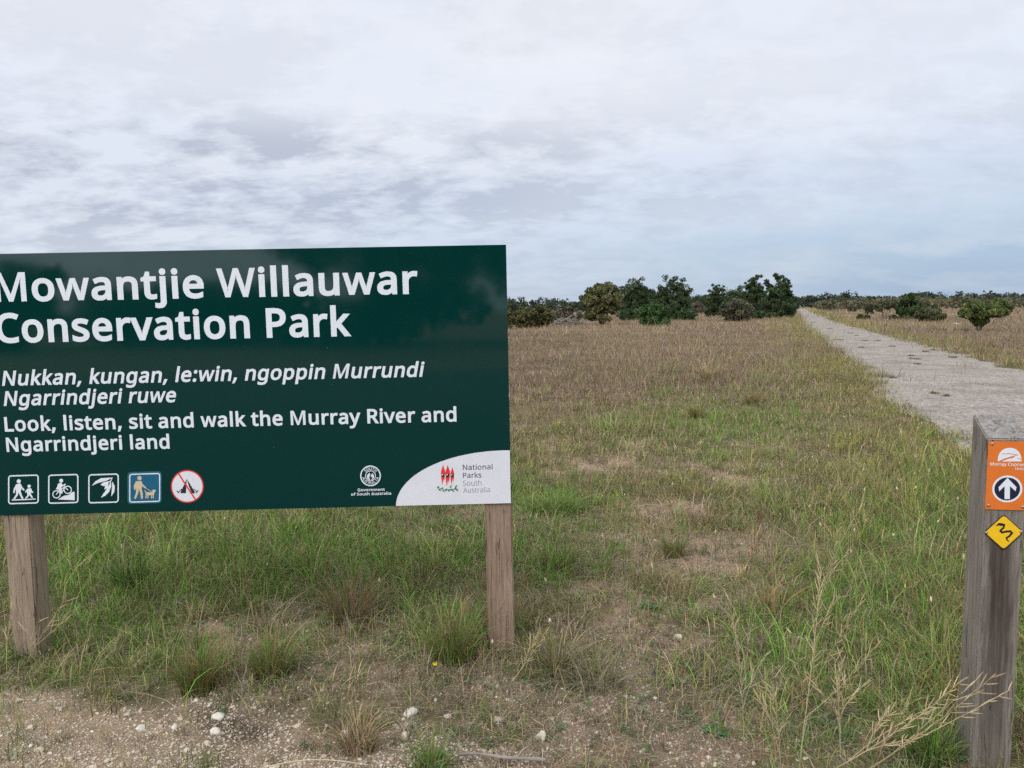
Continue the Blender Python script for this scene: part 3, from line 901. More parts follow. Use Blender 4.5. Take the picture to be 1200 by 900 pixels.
GREEN = paint_mat("green_enamel", (0.0008, 0.027, 0.023), 0.035, 0.003, 0.45)
WHITE = plain("white_vinyl", (0.66, 0.685, 0.71), 0.35, var=0.05, vscale=30)
WHITE_PANEL = plain("white_panel_vinyl", (0.64, 0.64, 0.66), 0.3, var=0.04, vscale=12)
BLUE = plain("blue_sticker", (0.012, 0.105, 0.185), 0.25, var=0.1, vscale=30)
BLUE_PALE = plain("blue_sticker_rim", (0.02, 0.11, 0.15), 0.3)
TAN = plain("tan_vinyl", (0.52, 0.42, 0.28), 0.4)
RED = plain("red_vinyl", (0.62, 0.035, 0.03), 0.35)
BLACK = plain("black_vinyl", (0.012, 0.013, 0.02), 0.35)
GREY_INK = plain("grey_ink", (0.20, 0.20, 0.21), 0.4)
DKGREY = plain("dark_ink", (0.05, 0.05, 0.055), 0.4)
LEAFG = plain("leaf_green_ink", (0.02, 0.13, 0.04), 0.4)
ALU = plain("raw_aluminium_edge", (0.03, 0.06, 0.055), 0.4, 0.3)
STEEL = plain("bolt_steel", (0.42, 0.36, 0.30), 0.4, 0.8, var=0.3, vscale=200)

sign_face = Face(S_TR, sX, sZ, sN)
sign = empty("park_sign", (-1.2, 3.56, 0.0), "big dark green park entrance sign with white lettering on two timber posts", "sign")
soff = sign.location


def build_panel():
    W, Hh, T = 2.4, 1.2, 0.008
    bm = bmesh.new()
    vs = []
    for h in (0, -T):
        for u, v in ((-W, 0), (0, 0), (0, -Hh), (-W, -Hh)):
            vs.append(bm.verts.new(sign_face.pt(u, v, h) - soff))
    for f in ((0, 3, 2, 1), (4, 5, 6, 7), (0, 1, 5, 4), (1, 2, 6, 5), (2, 3, 7, 6), (3, 0, 4, 7)):
        bm.faces.new([vs[i] for i in f])
    bmesh.ops.bevel(bm, geom=list(bm.edges), offset=0.0015, segments=2, affect="EDGES")
    bmesh.ops.recalc_face_normals(bm, faces=bm.faces)
    me = bpy.data.meshes.new("panel")
    bm.to_mesh(me); bm.free()
    me.materials.append(GREEN)
    o = bpy.data.objects.new("panel", me)
    COL.objects.link(o); o.parent = sign
    return o


build_panel()
t = Flat(sign_face)
t.text("Mowantjie Willauwar", WHITE, (-4.5, 354.2), (490, 344.4), 35.0, 0.024)
t.text("Conservation Park", WHITE, (-3.5, 402.2), (412, 394.0), 35.0, 0.024)
t.build("title_lettering", sign)
t = Flat(sign_face)
t.text("Nukkan, kungan, le:win, ngoppin Murrundi", WHITE, (2.5, 452.2), (498, 441.5), 17.6, 0.023, 0.2)
t.text("Ngarrindjeri ruwe", WHITE, (4.5, 475.8), (207, 471.3), 17.4, 0.023, 0.2)
t.build("italic_lettering", sign)
t = Flat(sign_face)
t.text("Look, listen, sit and walk the Murray River and", WHITE, (6, 505.9), (535, 494.0), 17.2, 0.023)
t.text("Ngarrindjeri land", WHITE, (8, 529.6), (199, 525.8), 16.8, 0.023)
t.build("motto_lettering", sign)

z3 = lambda x, y: (x / 4.0, 480 + y / 4.0)
# walkers
p = Flat(sign_face, z3)
p.frame(38, 306, 182, 442, 14, 6, WHITE, 0.03)
p.disc(88, 336, 9.5, WHITE)
p.poly([(76, 350), (96, 346), (100, 372), (96, 386), (78, 386), (72, 372)], WHITE)
p.stroke([(78, 354), (68, 372), (66, 388)], 7, WHITE)
p.stroke([(96, 352), (102, 366), (112, 376)], 7, WHITE)
p.stroke([(82, 384), (80, 400), (68, 416)], [12, 9, 8], WHITE)
p.stroke([(92, 384), (98, 400), (106, 415)], [12, 9, 8], WHITE)
p.disc(137, 359, 7.5, WHITE)
p.poly([(129, 370), (145, 368), (148, 388), (144, 398), (130, 398), (126, 388)], WHITE)
p.stroke([(130, 373), (121, 386)], 5.5, WHITE)
p.stroke([(144, 372), (150, 384), (154, 388)], 5.5, WHITE)
p.stroke([(134, 397), (131, 406), (122, 415)], [9, 7, 6], WHITE)
p.stroke([(141, 397), (148, 406), (152, 412)], [9, 7, 6], WHITE)
p.poly([(56, 421), (110, 419), (168, 417), (168, 421), (110, 424), (56, 426)], WHITE)
p.build("walking_pictogram", sign)
# cyclist
p = Flat(sign_face, z3)
p.frame(226, 303, 368, 440, 14, 6, WHITE, 0.03)
p.ring(265, 397, 17, 4.5, WHITE)
p.ring(318, 376, 17, 4.5, WHITE)
p.disc(287, 333, 9, WHITE)
p.poly([(272, 347), (288, 342), (296, 358), (280, 372), (266, 372)], WHITE)
p.stroke([(282, 350), (296, 356), (304, 354)], 5.5, WHITE)
p.stroke([(268, 370), (288, 372), (284, 392)], [9, 8, 6], WHITE)
p.stroke([(265, 397), (278, 378), (304, 362), (318, 376)], 4, WHITE)
p.stroke([(278, 378), (290, 392), (304, 362)], 4, WHITE)
p.stroke([(304, 362), (301, 351), (308, 350)], 4, WHITE)
p.poly([(272, 421), (300, 404), (322, 400), (336, 388), (350, 384), (351, 424)], WHITE)
p.build("cycling_pictogram", sign)
# gum leaves
p = Flat(sign_face, z3)
p.frame(414, 301, 557, 438, 14, 6, WHITE, 0.03)


def leaf(fl, pts_mid, wid, mat):
    L, R = [], []
    n = len(pts_mid)
    for i, (x, y) in enumerate(pts_mid):
        a, b = pts_mid[max(i - 1, 0)], pts_mid[min(i + 1, n - 1)]
        l = math.hypot(b[0] - a[0], b[1] - a[1])
        nx, ny = -(b[1] - a[1]) / l, (b[0] - a[0]) / l
        w = wid * math.sin(math.pi * (i + 0.02) / (n - 1 + 0.04)) / 2 + 0.4
        L.append((x + nx * w, y + ny * w)); R.append((x - nx * w, y - ny * w))
    fl.poly(L + R[::-1], mat)


leaf(p, [(526, 319), (500, 326), (476, 330), (452, 340), (432, 356)], 17, WHITE)
leaf(p, [(512, 336), (498, 346), (484, 350), (472, 352)], 19, WHITE)
leaf(p, [(520, 335), (516, 358), (504, 382), (488, 400), (474, 412)], 16, WHITE)
leaf(p, [(527, 338), (532, 360), (530, 384), (522, 406)], 14, WHITE)
leaf(p, [(508, 344), (500, 362), (490, 374)], 16, WHITE)
p.stroke([(526, 319), (520, 334), (510, 340)], 4, WHITE)
p.build("gum_leaf_pictogram", sign)
# dog walker sticker
p = Flat(sign_face, z3)
p.poly(p.rrect(598, 291, 757, 440, 14, 0.03), BLUE_PALE)
p.poly(p.rrect(606, 299, 751, 434, 12, 0.03), BLUE)
p.frame(606, 299, 751, 434, 12, 5, WHITE, 0.03)
p.disc(654, 321, 10, TAN)
p.poly([(638, 336), (662, 334), (668, 356), (664, 372), (640, 372), (632, 354)], TAN)
p.stroke([(640, 340), (632, 356), (632, 372)], 8, TAN)
p.stroke([(662, 340), (668, 354), (682, 366)], 7, TAN)
p.stroke([(645, 370), (643, 392), (634, 414)], [13, 11, 9], TAN)
p.stroke([(658, 370), (664, 392), (666, 414)], [13, 11, 9], TAN)
p.stroke([(682, 366), (696, 376), (712, 384)], 2, TAN)
p.poly([(684, 388), (712, 386), (718, 374), (733, 378), (726, 386), (722, 400), (684, 402)], TAN)
p.stroke([(686, 390), (680, 380)], 4, TAN)
for xx in (686, 695, 712, 720):
    p.stroke([(xx, 398), (xx - 1, 414)], 5, TAN)
p.build("dog_walking_pictogram", sign)
# no camping
p = Flat(sign_face, z3)
p.disc(878, 360, 77, RED, 48)
p.disc(878, 360, 71, WHITE_PANEL, 48)
p.poly([(876, 324), (846, 388), (846, 392), (872, 392), (874, 350)], BLACK)
p.poly([(876, 324), (914, 388), (912, 394), (900, 392), (884, 356)], BLACK)
p.stroke([(852, 372), (836, 388)], 4, BLACK)
p.stroke([(908, 372), (924, 386)], 4, BLACK)
p.stroke([(829, 380), (838, 390)], 4, BLACK)
p.stroke([(920, 390), (928, 379)], 4, BLACK)
p.stroke([(838, 301), (914, 418)], 7, RED)
p.build("no_camping_pictogram", sign)
# white corner with logo
z4 = lambda x, y: (380 + x / 5.0, 500 + y / 5.0)
p = Flat(sign_face)
pts = []
cx0, cy0 = 600.0, 591.2
for k in range(25):
    a = rad(90 + 90 * k / 24)
    pts.append((596.5 + 132.5 * math.cos(a) + 0.0, 593.0 - 65.3 * math.sin(a) ))
P = [sign_face.uv(*q) for q in pts]
P = [(min(u, -0.0016), max(v, -1.1984)) for u, v in P]
P[0] = (-0.0016, P[0][1])
P.append((-0.0016, -1.1984))
p.poly_uv(P, WHITE_PANEL)
p.px = z4
p.text("National", DKGREY, (812, 254), (986, 250), 31, 0.008)
p.text("Parks", DKGREY, (813, 301), (921, 298), 31, 0.008)
p.text("South", GREY_INK, (814, 347), (921, 344), 31, -0.004)
p.text("Australia", GREY_INK, (815, 388), (971, 384), 31, -0.004)
for cx, top, bot, w in ((696, 222, 345, 29), (723, 224, 352, 33), (750, 236, 344, 28)):
    p.poly([(cx, top), (cx + w * 0.42, top + 38), (cx + w * 0.45, 282), (cx - w * 0.45, 282), (cx - w * 0.4, top + 40)], RED)
    p.poly([(cx - w * 0.42, 292), (cx + w * 0.4, 292), (cx + w * 0.2, bot - 20), (cx + w * 0.05, bot - 40), (cx - w * 0.15, bot)], RED)
    p.disc(cx, 287, w * 0.36, BLACK, 16, w * 0.3)
    p.disc(cx - w * 0.12, 282, w * 0.12, WHITE, 10)
for (x, y), a in (((668, 354), 30), ((676, 370), -20), ((690, 362), 40), ((700, 376), 0), ((714, 370), 60), ((728, 374), -40), ((742, 368), 30), ((754, 376), -30), ((768, 362), 20), ((778, 372), -40), ((740, 352), 60), ((772, 350), 50)):
    ca, sa = math.cos(rad(a)), math.sin(rad(a))
    leaf(p, [(x - 10 * ca, y + 10 * sa), (x, y), (x + 10 * ca, y - 10 * sa)], 8, LEAFG)
p.stroke([(664, 360), (700, 366), (730, 368), (784, 366)], 2, LEAFG)
p.build("corner_logo", sign)
# government badge
p = Flat(sign_face, z4)
p.ring(271, 288, 57, 7, WHITE, 40)
p.ring(271, 288, 29, 4, WHITE, 32)
p.disc(271, 292, 21, WHITE, 20)
p.poly([(262, 262), (284, 262), (276, 284), (284, 300), (271, 316), (262, 296), (270, 280)], GREEN)
p.disc(278, 290, 6, WHITE, 10)


def arc_text(fl, s, cx, cy, r, a0, a1, size, mat, inward=False):
    for k, ch in enumerate(s):
        a = rad(a0 + (a1 - a0) * (k + 0.5) / len(s))
        V, F = text_mesh(ch, 0.012, 0)
        V = V.copy()
        w = V[:, 0].max() + V[:, 0].min()
        mx, my = cx + r * math.sin(a), cy - r * math.cos(a)
        rot = a + (math.pi if inward else 0)
        b, kk = len(fl.V), fl.mi(mat)
        for x, y, z in V:
            lx, ly = (x - w / 2) * size, (y - 0.28) * size
            X = mx + lx * math.cos(rot) + ly * math.sin(rot)
            Y = my + lx * math.sin(rot) - ly * math.cos(rot)
            u, v = fl.face.uv(*fl.px(X, Y))
            fl.V.append(fl.face.pt(u, v, fl.h + 0.0006 * (z + 0.01) / 0.02))
        fl.F += [tuple(i + b for i in f) for f in F]
        fl.I += [kk] * len(F)


arc_text(p, "SOUTH", 271, 288, 42, -55, 55, 28, WHITE)
arc_text(p, "AUSTRALIA", 271, 288, 42, 260, 100, 26, WHITE, True)
p.text("Government", WHITE, (195, 379), (355, 375), 16, 0.024)
p.text("of South Australia", WHITE, (157, 404), (392, 398), 16, 0.024)
p.build("government_badge", sign)


def prism(name, front, depth_vec, mat, parent, bev=0.006, seg=10, jitter=0.0015):
    """front: 4 points (bottom-left, bottom-right, top-right, top-left); a weathered squared timber"""
    off = parent.matrix_basis.translation
    bm = bmesh.new()
    f = [bm.verts.new(q - off) for q in front]
    b = [bm.verts.new(q + depth_vec - off) for q in front]
    bm.faces.new(f)
    bm.faces.new(b[::-1])
    for i in range(4):
        j = (i + 1) % 4
        bm.faces.new((f[j], f[i], b[i], b[j]))
    bmesh.ops.bevel(bm, geom=list(bm.edges), offset=bev, segments=2, affect="EDGES")
    long_e = [e for e in bm.edges if e.calc_length() > 0.5 * (front[3] - front[0]).length]
    bmesh.ops.subdivide_edges(bm, edges=long_e, cuts=seg, use_grid_fill=True)
    for v in bm.verts:
        n = vnoise(np.array([v.co.x * 30 + 5]), np.array([v.co.z * 6 + v.co.y * 17]), 4)[0] - 0.5
        v.co += Vector((n, n * 0.6, 0)) * jitter * 2
    bmesh.ops.recalc_face_normals(bm, faces=bm.faces)
    me = bpy.data.meshes.new(name)
    bm.to_mesh(me); bm.free()
    me.materials.append(mat)
    o = bpy.data.objects.new(name, me)
    COL.objects.link(o); o.parent = parent
    return o


WOOD_A = wood_mat("weathered_post_brown", (0.37, 0.295, 0.212), (0.26, 0.195, 0.135), (0.095, 0.072, 0.055), 3.1)
WOOD_B = wood_mat("weathered_post_red", (0.36, 0.265, 0.195), (0.235, 0.162, 0.112), (0.08, 0.054, 0.042), 8.7)
back_face = Face(S_TR - sN * 0.0105, sX, sZ, sN)


def sign_post(px_tl, px_tr, px_bl, px_br, mat):
    P = [Vector(back_face.uv(*q)) for q in (px_bl, px_br, px_tr, px_tl)]
    dl, dr = (P[3] - P[0]), (P[2] - P[1])
    bl, br = P[0] - dl.normalized() * 0.30, P[1] - dr.normalized() * 0.30
    tl, tr = P[3] + dl.normalized() * 1.05, P[2] + dr.normalized() * 1.05
    tr.x = min(tr.x, -0.001)
    tl.x = tr.x - (P[2] - P[3]).x
    front = [back_face.pt(*q) for q in (bl, br, tr, tl)]
    return prism("post", front, -sN * 0.12, mat, sign)


sign_post((2.7, 607), (34.5, 605), (15, 767), (45, 765), WOOD_A)
sign_post((567.6, 594), (599.6, 594), (572.5, 760), (603.5, 760), WOOD_B)

# ------------------------------------------------------------------ the trail marker post
MYAW = rad(10.6)
mX = Vector((math.cos(MYAW), -math.sin(MYAW), 0))                # along the front, to the right
mN = Vector((-math.sin(MYAW), -math.cos(MYAW), 0))               # out of the front
b0 = at(1137, 896)
b0.z = 0
MW = 0.128
mlean = Vector((0.008, 0.0, 1)).normalized()
marker = empty("trail_marker_post", b0 + mX * MW / 2 - mN * MW / 2, "weathered grey timber trail marker post with orange and yellow plates", "marker post")
mface = Face(b0, mX, mlean, mN)
u_tl, v_tl = mface.uv(1154.5, 514)
htop = v_tl
bkface = Face(b0 - mN * MW, mX, mlean, mN)
hback = bkface.uv(1141, 485)[1]
WOOD_M = wood_mat("weathered_marker_grey", (0.275, 0.240, 0.200), (0.180, 0.153, 0.125), (0.075, 0.061, 0.049), 5.3,
                  (-0.012, 0.052, 0.0, 0.86, (0.040, 0.026, 0.020)))


def build_marker():
    off = marker.location
    bm = bmesh.new()
    vs = []
    for d, h in ((0, htop), (MW, hback)):
        for u in (0, MW):
            for z in (-0.3, h):
                vs.append(bm.verts.new(b0 + mX * u - mN * d + mlean * z - off))
    for f in ((0, 2, 3, 1), (4, 5, 7, 6), (0, 1, 5, 4), (2, 6, 7, 3), (1, 3, 7, 5), (0, 4, 6, 2)):
        bm.faces.new([vs[i] for i in f])
    bmesh.ops.bevel(bm, geom=list(bm.edges), offset=0.004, segments=2, affect="EDGES")
    le = [e for e in bm.edges if e.calc_length() > 0.8]
    bmesh.ops.subdivide_edges(bm, edges=le, cuts=16, use_grid_fill=True)
    for v in bm.verts:
        n = vnoise(np.array([v.co.x * 30 + 5]), np.array([v.co.z * 6 + v.co.y * 17]), 14)[0] - 0.5
        v.co += Vector((n, n * 0.3, 0)) * 0.003
    bmesh.ops.recalc_face_normals(bm, faces=bm.faces)
    me = bpy.data.meshes.new("timber_post")
    bm.to_mesh(me); bm.free()
    me.materials.append(WOOD_M)
    o = bpy.data.objects.new("timber_post", me)
    COL.objects.link(o); o.parent = marker


build_marker()
ORANGE = plain("orange_plate", (0.64, 0.155, 0.022), 0.32, var=0.08, vscale=25)
YELLOW = plain("yellow_plate", (0.78, 0.47, 0.012), 0.32, var=0.10, vscale=40)
NAVY = plain("navy_ink", (0.010, 0.012, 0.028), 0.35)
pface = Face(b0 + mN * 0.002, mX, mlean, mN)
z5 = lambda x, y: (1100 + x / 4.5, 470 + y / 4.5)
ul, vt = pface.uv(*z5(246, 211))
_, vb = pface.uv(*z5(234, 570))
uc = pface.uv(*z5(348, 464))[0]
ur = MW - 0.002
p = Flat(pface, z5, 0.0014)
p.poly_uv([(max(ul, 0.003), vb), (ur, vb), (ur, vt), (max(ul, 0.003), vt)], ORANGE)
lw = ur - max(ul, 0.003)
# dome: rising ground and a river line
dome = [(297 + 62.5 - 62.5 * math.cos(rad(180 * k / 24)), 318 - 71 * math.sin(rad(180 * k / 24)) ** 0.8) for k in range(25)]
p.poly(dome, WHITE)
p.poly([(297, 319), (330, 304), (372, 291), (404, 284), (378, 296), (418, 304), (422, 319)], ORANGE)
p.poly([(318, 319), (350, 306), (384, 299), (408, 293), (396, 300), (421, 312), (422, 319)], WHITE)
p.poly([(318, 278), (360, 276), (408, 285), (404, 287), (360, 280), (318, 281)], ORANGE)
p.text("Murray Coorong", WHITE, (257, 339), (455, 346), 17, 0.012)
p.text("TRAIL", WHITE, (386, 363), (444, 365), 10.5, 0.012)
def plate_disc(fl, r, mat, n=40):
    u0, v0 = fl.face.uv(*z5(348, 464))
    fl.poly_uv([(u0 + r * math.cos(2 * math.pi * k / n), v0 + r * math.sin(2 * math.pi * k / n)) for k in range(n)], mat)
RD = 0.0455
plate_disc(p, RD, WHITE)
plate_disc(p, RD * 0.86, NAVY)
p.poly([(349, 405), (397, 455), (392, 476), (362, 449), (362, 517), (334, 517), (334, 449), (306, 476), (302, 455)], WHITE)
p.build("direction_plate", marker)


def bolt(face, px, py, parent, r=0.0048):
    u, v = face.uv(px, py)
    u = min(max(u, 0.010), MW - 0.009)
    mb = MB()
    vs, fs = [], []
    n = 12
    for j, (rr, h) in enumerate(((1.0, 0.0), (1.0, 0.0022), (0.82, 0.0036), (0.4, 0.0046))):
        for k in range(n):
            a = 2 * math.pi * k / n
            vs.append(face.pt(u + r * rr * math.cos(a), v + r * rr * math.sin(a), 0.001 + h))
    for j in range(3):
        for k in range(n):
            fs.append((j * n + k, j * n + (k + 1) % n, (j + 1) * n + (k + 1) % n, (j + 1) * n + k))
    fs.append(tuple(3 * n + k for k in range(n)))
    mb.add(vs, fs)
    mb.build("bolt", STEEL, parent, True)


for q in ((267, 225), (446, 230), (250, 549), (431, 559)):
    bolt(pface, *z5(*q), marker)
p = Flat(pface, z5, 0.0014)


def rdiamond(cx, cy, hx, hy, rr):
    pts = []
    C4 = [(cx, cy - hy), (cx + hx, cy), (cx, cy + hy), (cx - hx, cy)]
    for i in range(4):
        a, b, c = C4[i - 1], C4[i], C4[(i + 1) % 4]
        A = (b[0] + (a[0] - b[0]) * rr, b[1] + (a[1] - b[1]) * rr)
        B = (b[0] + (c[0] - b[0]) * rr, b[1] + (c[1] - b[1]) * rr)
        for t_ in (0, 0.25, 0.5, 0.75, 1):
            pts.append(tuple((1 - t_) ** 2 * A[k] + 2 * t_ * (1 - t_) * b[k] + t_ ** 2 * B[k] for k in (0, 1)))
    return pts


p.poly(rdiamond(332, 693, 106, 96, 0.13), BLACK)
p.poly(rdiamond(332, 692, 99, 89, 0.12), YELLOW)
p.stroke([(292, 657), (305, 650), (318, 651), (335, 653), (330, 668), (314, 684), (322, 693), (345, 688), (366, 687), (375, 696), (362, 712), (346, 722), (350, 733), (362, 741)],
         [4, 13, 16, 10, 10, 11, 11, 11, 11, 11, 10, 9, 7, 2], BLACK)
p.build("snake_warning_plate", marker)
for q in ((240, 693), (424, 689)):
    bolt(pface, *z5(*q), marker)


# ------------------------------------------------------------------ grass
def blades(P, h, w, yaw, lean, col0, col1, segs=3, droop=0.0):
    """P (n,3) roots; returns V, F, colours. lean: horizontal offset of the tip as a share of h."""
    n = len(P)
    ts = np.linspace(0, 1, segs + 1)
    dirx, diry = np.cos(yaw), np.sin(yaw)
    face = yaw + np.pi / 2 + RNG.normal(0, 0.7, n)
    wx, wy = np.cos(face), np.sin(face)
    Vs, Cs = [], []
    for t_ in ts:
        off = lean * h * t_ ** 2
        up = h * (t_ - droop * t_ ** 3) * np.sqrt(np.clip(1 - 0.35 * lean ** 2 * t_, 0.15, 1))
        c = np.stack([P[:, 0] + dirx * off, P[:, 1] + diry * off, P[:, 2] + up], 1)
        col = col0 * (1 - t_) + col1 * t_
        if t_ < 1:
            ww = w * (1 - 0.55 * t_ ** 1.5) * 0.5
            s = np.stack([wx * ww, wy * ww, np.zeros(n)], 1)
            Vs += [c - s, c + s]
            Cs += [col, col]
        else:
            Vs.append(c); Cs.append(col)
    k = 2 * segs + 1
    V = np.stack(Vs, 1).reshape(-1, 3)
    Cc = np.stack(Cs, 1).reshape(-1, 3)
    base = (np.arange(n) * k)[:, None]
    quads = np.concatenate([base + np.array([[2 * i, 2 * i + 1, 2 * i + 3, 2 * i + 2]]) for i in range(segs - 1)]) if segs > 1 else np.zeros((0, 4), int)
    tris = base + np.array([[k - 3, k - 2, k - 1]])
    return V, quads, tris, Cc


class Bulk:
    def __init__(self):
        self.V, self.Q, self.T, self.C, self.n = [], [], [], [], 0

    def add(self, V, Q, T, Cc):
        self.V.append(V); self.C.append(Cc)
        if len(Q):
            self.Q.append(Q + self.n)
        if len(T):
            self.T.append(T + self.n)
        self.n += len(V)

    def build(self, name, mat, parent=None, smooth=False):
        F = []
        if self.Q:
            F.append(np.concatenate(self.Q))
        if self.T:
            F.append(np.concatenate(self.T))
        V = np.concatenate(self.V)
        if parent is not None:
            V = V - np.array(parent.matrix_basis.translation)
        return link_mesh(name, V, F, mat, parent, np.concatenate(self.C), smooth)


HALF = rad(48)
B_BASE = bpy.data  # alias kept short


def sector(n, r0, r1):
    r = np.sqrt(RNG.uniform(r0 * r0, r1 * r1, n))
    a = RNG.uniform(-HALF, HALF, n)
    return r * np.sin(a), r * np.cos(a)


def near_solid(x, y):
    """keep roots out of the posts"""
    c = marker.location
    return (np.abs(x - c.x) < 0.085) & (np.abs(y - c.y) < 0.085)


def grow(bulk, r0, r1, rho, hgt, wid, segs, clump=0.6, csz=0.05, per=9):
    area = HALF * (r1 * r1 - r0 * r0)
    n = int(area * rho)
    nc = int(n * clump / per)
    cx, cy = sector(nc, r0, r1)
    cid = np.repeat(np.arange(nc), per)
    x = np.concatenate([cx[cid] + RNG.normal(0, csz, nc * per), sector(n - nc * per, r0, r1)[0]])
    xs, ys = sector(n - nc * per, r0, r1)
    x[nc * per:] = xs
    y = np.concatenate([cy[cid] + RNG.normal(0, csz, nc * per), ys])
    # colour kind is chosen per clump, cover tested per clump too
    m = masks(np.concatenate([cx, xs]), np.concatenate([cy, ys]))
    ids = np.concatenate([cid, nc + np.arange(n - nc * per)])
    W = kind_weights(m)
    pick = (W.cumsum(1) > RNG.random(len(W))[:, None]).argmax(1)
    dens = np.clip(0.95 - 0.85 * m["bare"], 0.04, 1) * (1 - 0.90 * m["gravel"] * (0.6 + 0.5 * m["n3"])) * (0.55 + 0.75 * sstep(0.25, 0.65, m["n1"]))
    dens = dens * (1 + 0.9 * m["lush"] + 0.4 * m["verge"])
    edge = np.maximum(sstep(-0.3, 0.25, m["pd"] + (m["n3"] - 0.5) * 0.5 + (m["n1"] - 0.5) * 0.8), 0.03 * sstep(0.56, 0.66, m["n1"]) * (m["pd"] > -1.7))
    dens = dens * edge
    keep_c = RNG.random(len(dens)) < dens
    keep = keep_c[ids] & ~near_solid(x, y)
    x, y, ids = x[keep], y[keep], ids[keep]
    k = len(x)
    kk = pick[ids]
    # now and then a blade of another kind inside a clump
    sw = RNG.random(k) < 0.22
    alt = RNG.choice([1, 2, 4, 7], k)
    kk = np.where(sw, alt, kk)
    pal = np.stack([C[q] for q in KEYS])
    dryt = RNG.random((k, 1)) < 0.35
    ch = RNG.lognormal(0, 0.48, len(dens))
    tone = RNG.lognormal(0, 0.22, len(dens))
    col = np.clip(pal[kk] * tone[ids][:, None] ** (1.0 if r0 < 10 else 0.6) * RNG.uniform(0.7, 1.3, (k, 1)) ** (1.0 if r0 < 10 else 0.5) * RNG.uniform(0.93, 1.07, (k, 3)), 0.01, 0.62)
    tip = np.where(dryt, 0.5 * col + 0.5 * C["straw"], np.clip(col * 1.12, 0, 0.62))
    g = hgt * ch[ids] * RNG.uniform(0.55, 1.2, k)
    g *= 1 + 0.42 * m["lush"][ids] * (m["px"][ids] < 620) + 0.15 * m["lush"][ids] + 0.15 * m["verge"][ids] - 0.35 * m["bare"][ids] + 0.3 * (m["n2"][ids] - 0.5)
    g *= 0.72 + 0.6 * sstep(0.3, 0.7, m["n2"][ids])
    if r0 > 7:
        g *= 0.6 + 0.9 * m["n1"][ids]
    kh = np.array([1.15, 0.95, 0.95, 1.1, 1.05, 1.0, 0.9, 0.7, 1.15])
    g *= kh[kk]
    ccx, ccy = np.concatenate([cx, xs])[ids], np.concatenate([cy, ys])[ids]
    outw = np.arctan2(y - ccy + 1e-6, x - ccx + 1e-6)
    yaw = np.where((ids < nc) & (RNG.random(k) < 0.75), outw + RNG.normal(0, 0.5, k), RNG.uniform(0, 2 * np.pi, k))
    lean = np.abs(RNG.normal(0.55, 0.45, k))
    droop = np.clip(RNG.normal(0.14, 0.2, k), 0, 0.7)
    w = wid * RNG.uniform(0.6, 1.4, k) * np.where(kk == 4, 0.75, 1)
    P = np.stack([x, y, ground_z(x, y) - 0.004], 1)
    bulk.add(*blades(P, g, w, yaw, lean, col, tip, segs, droop))


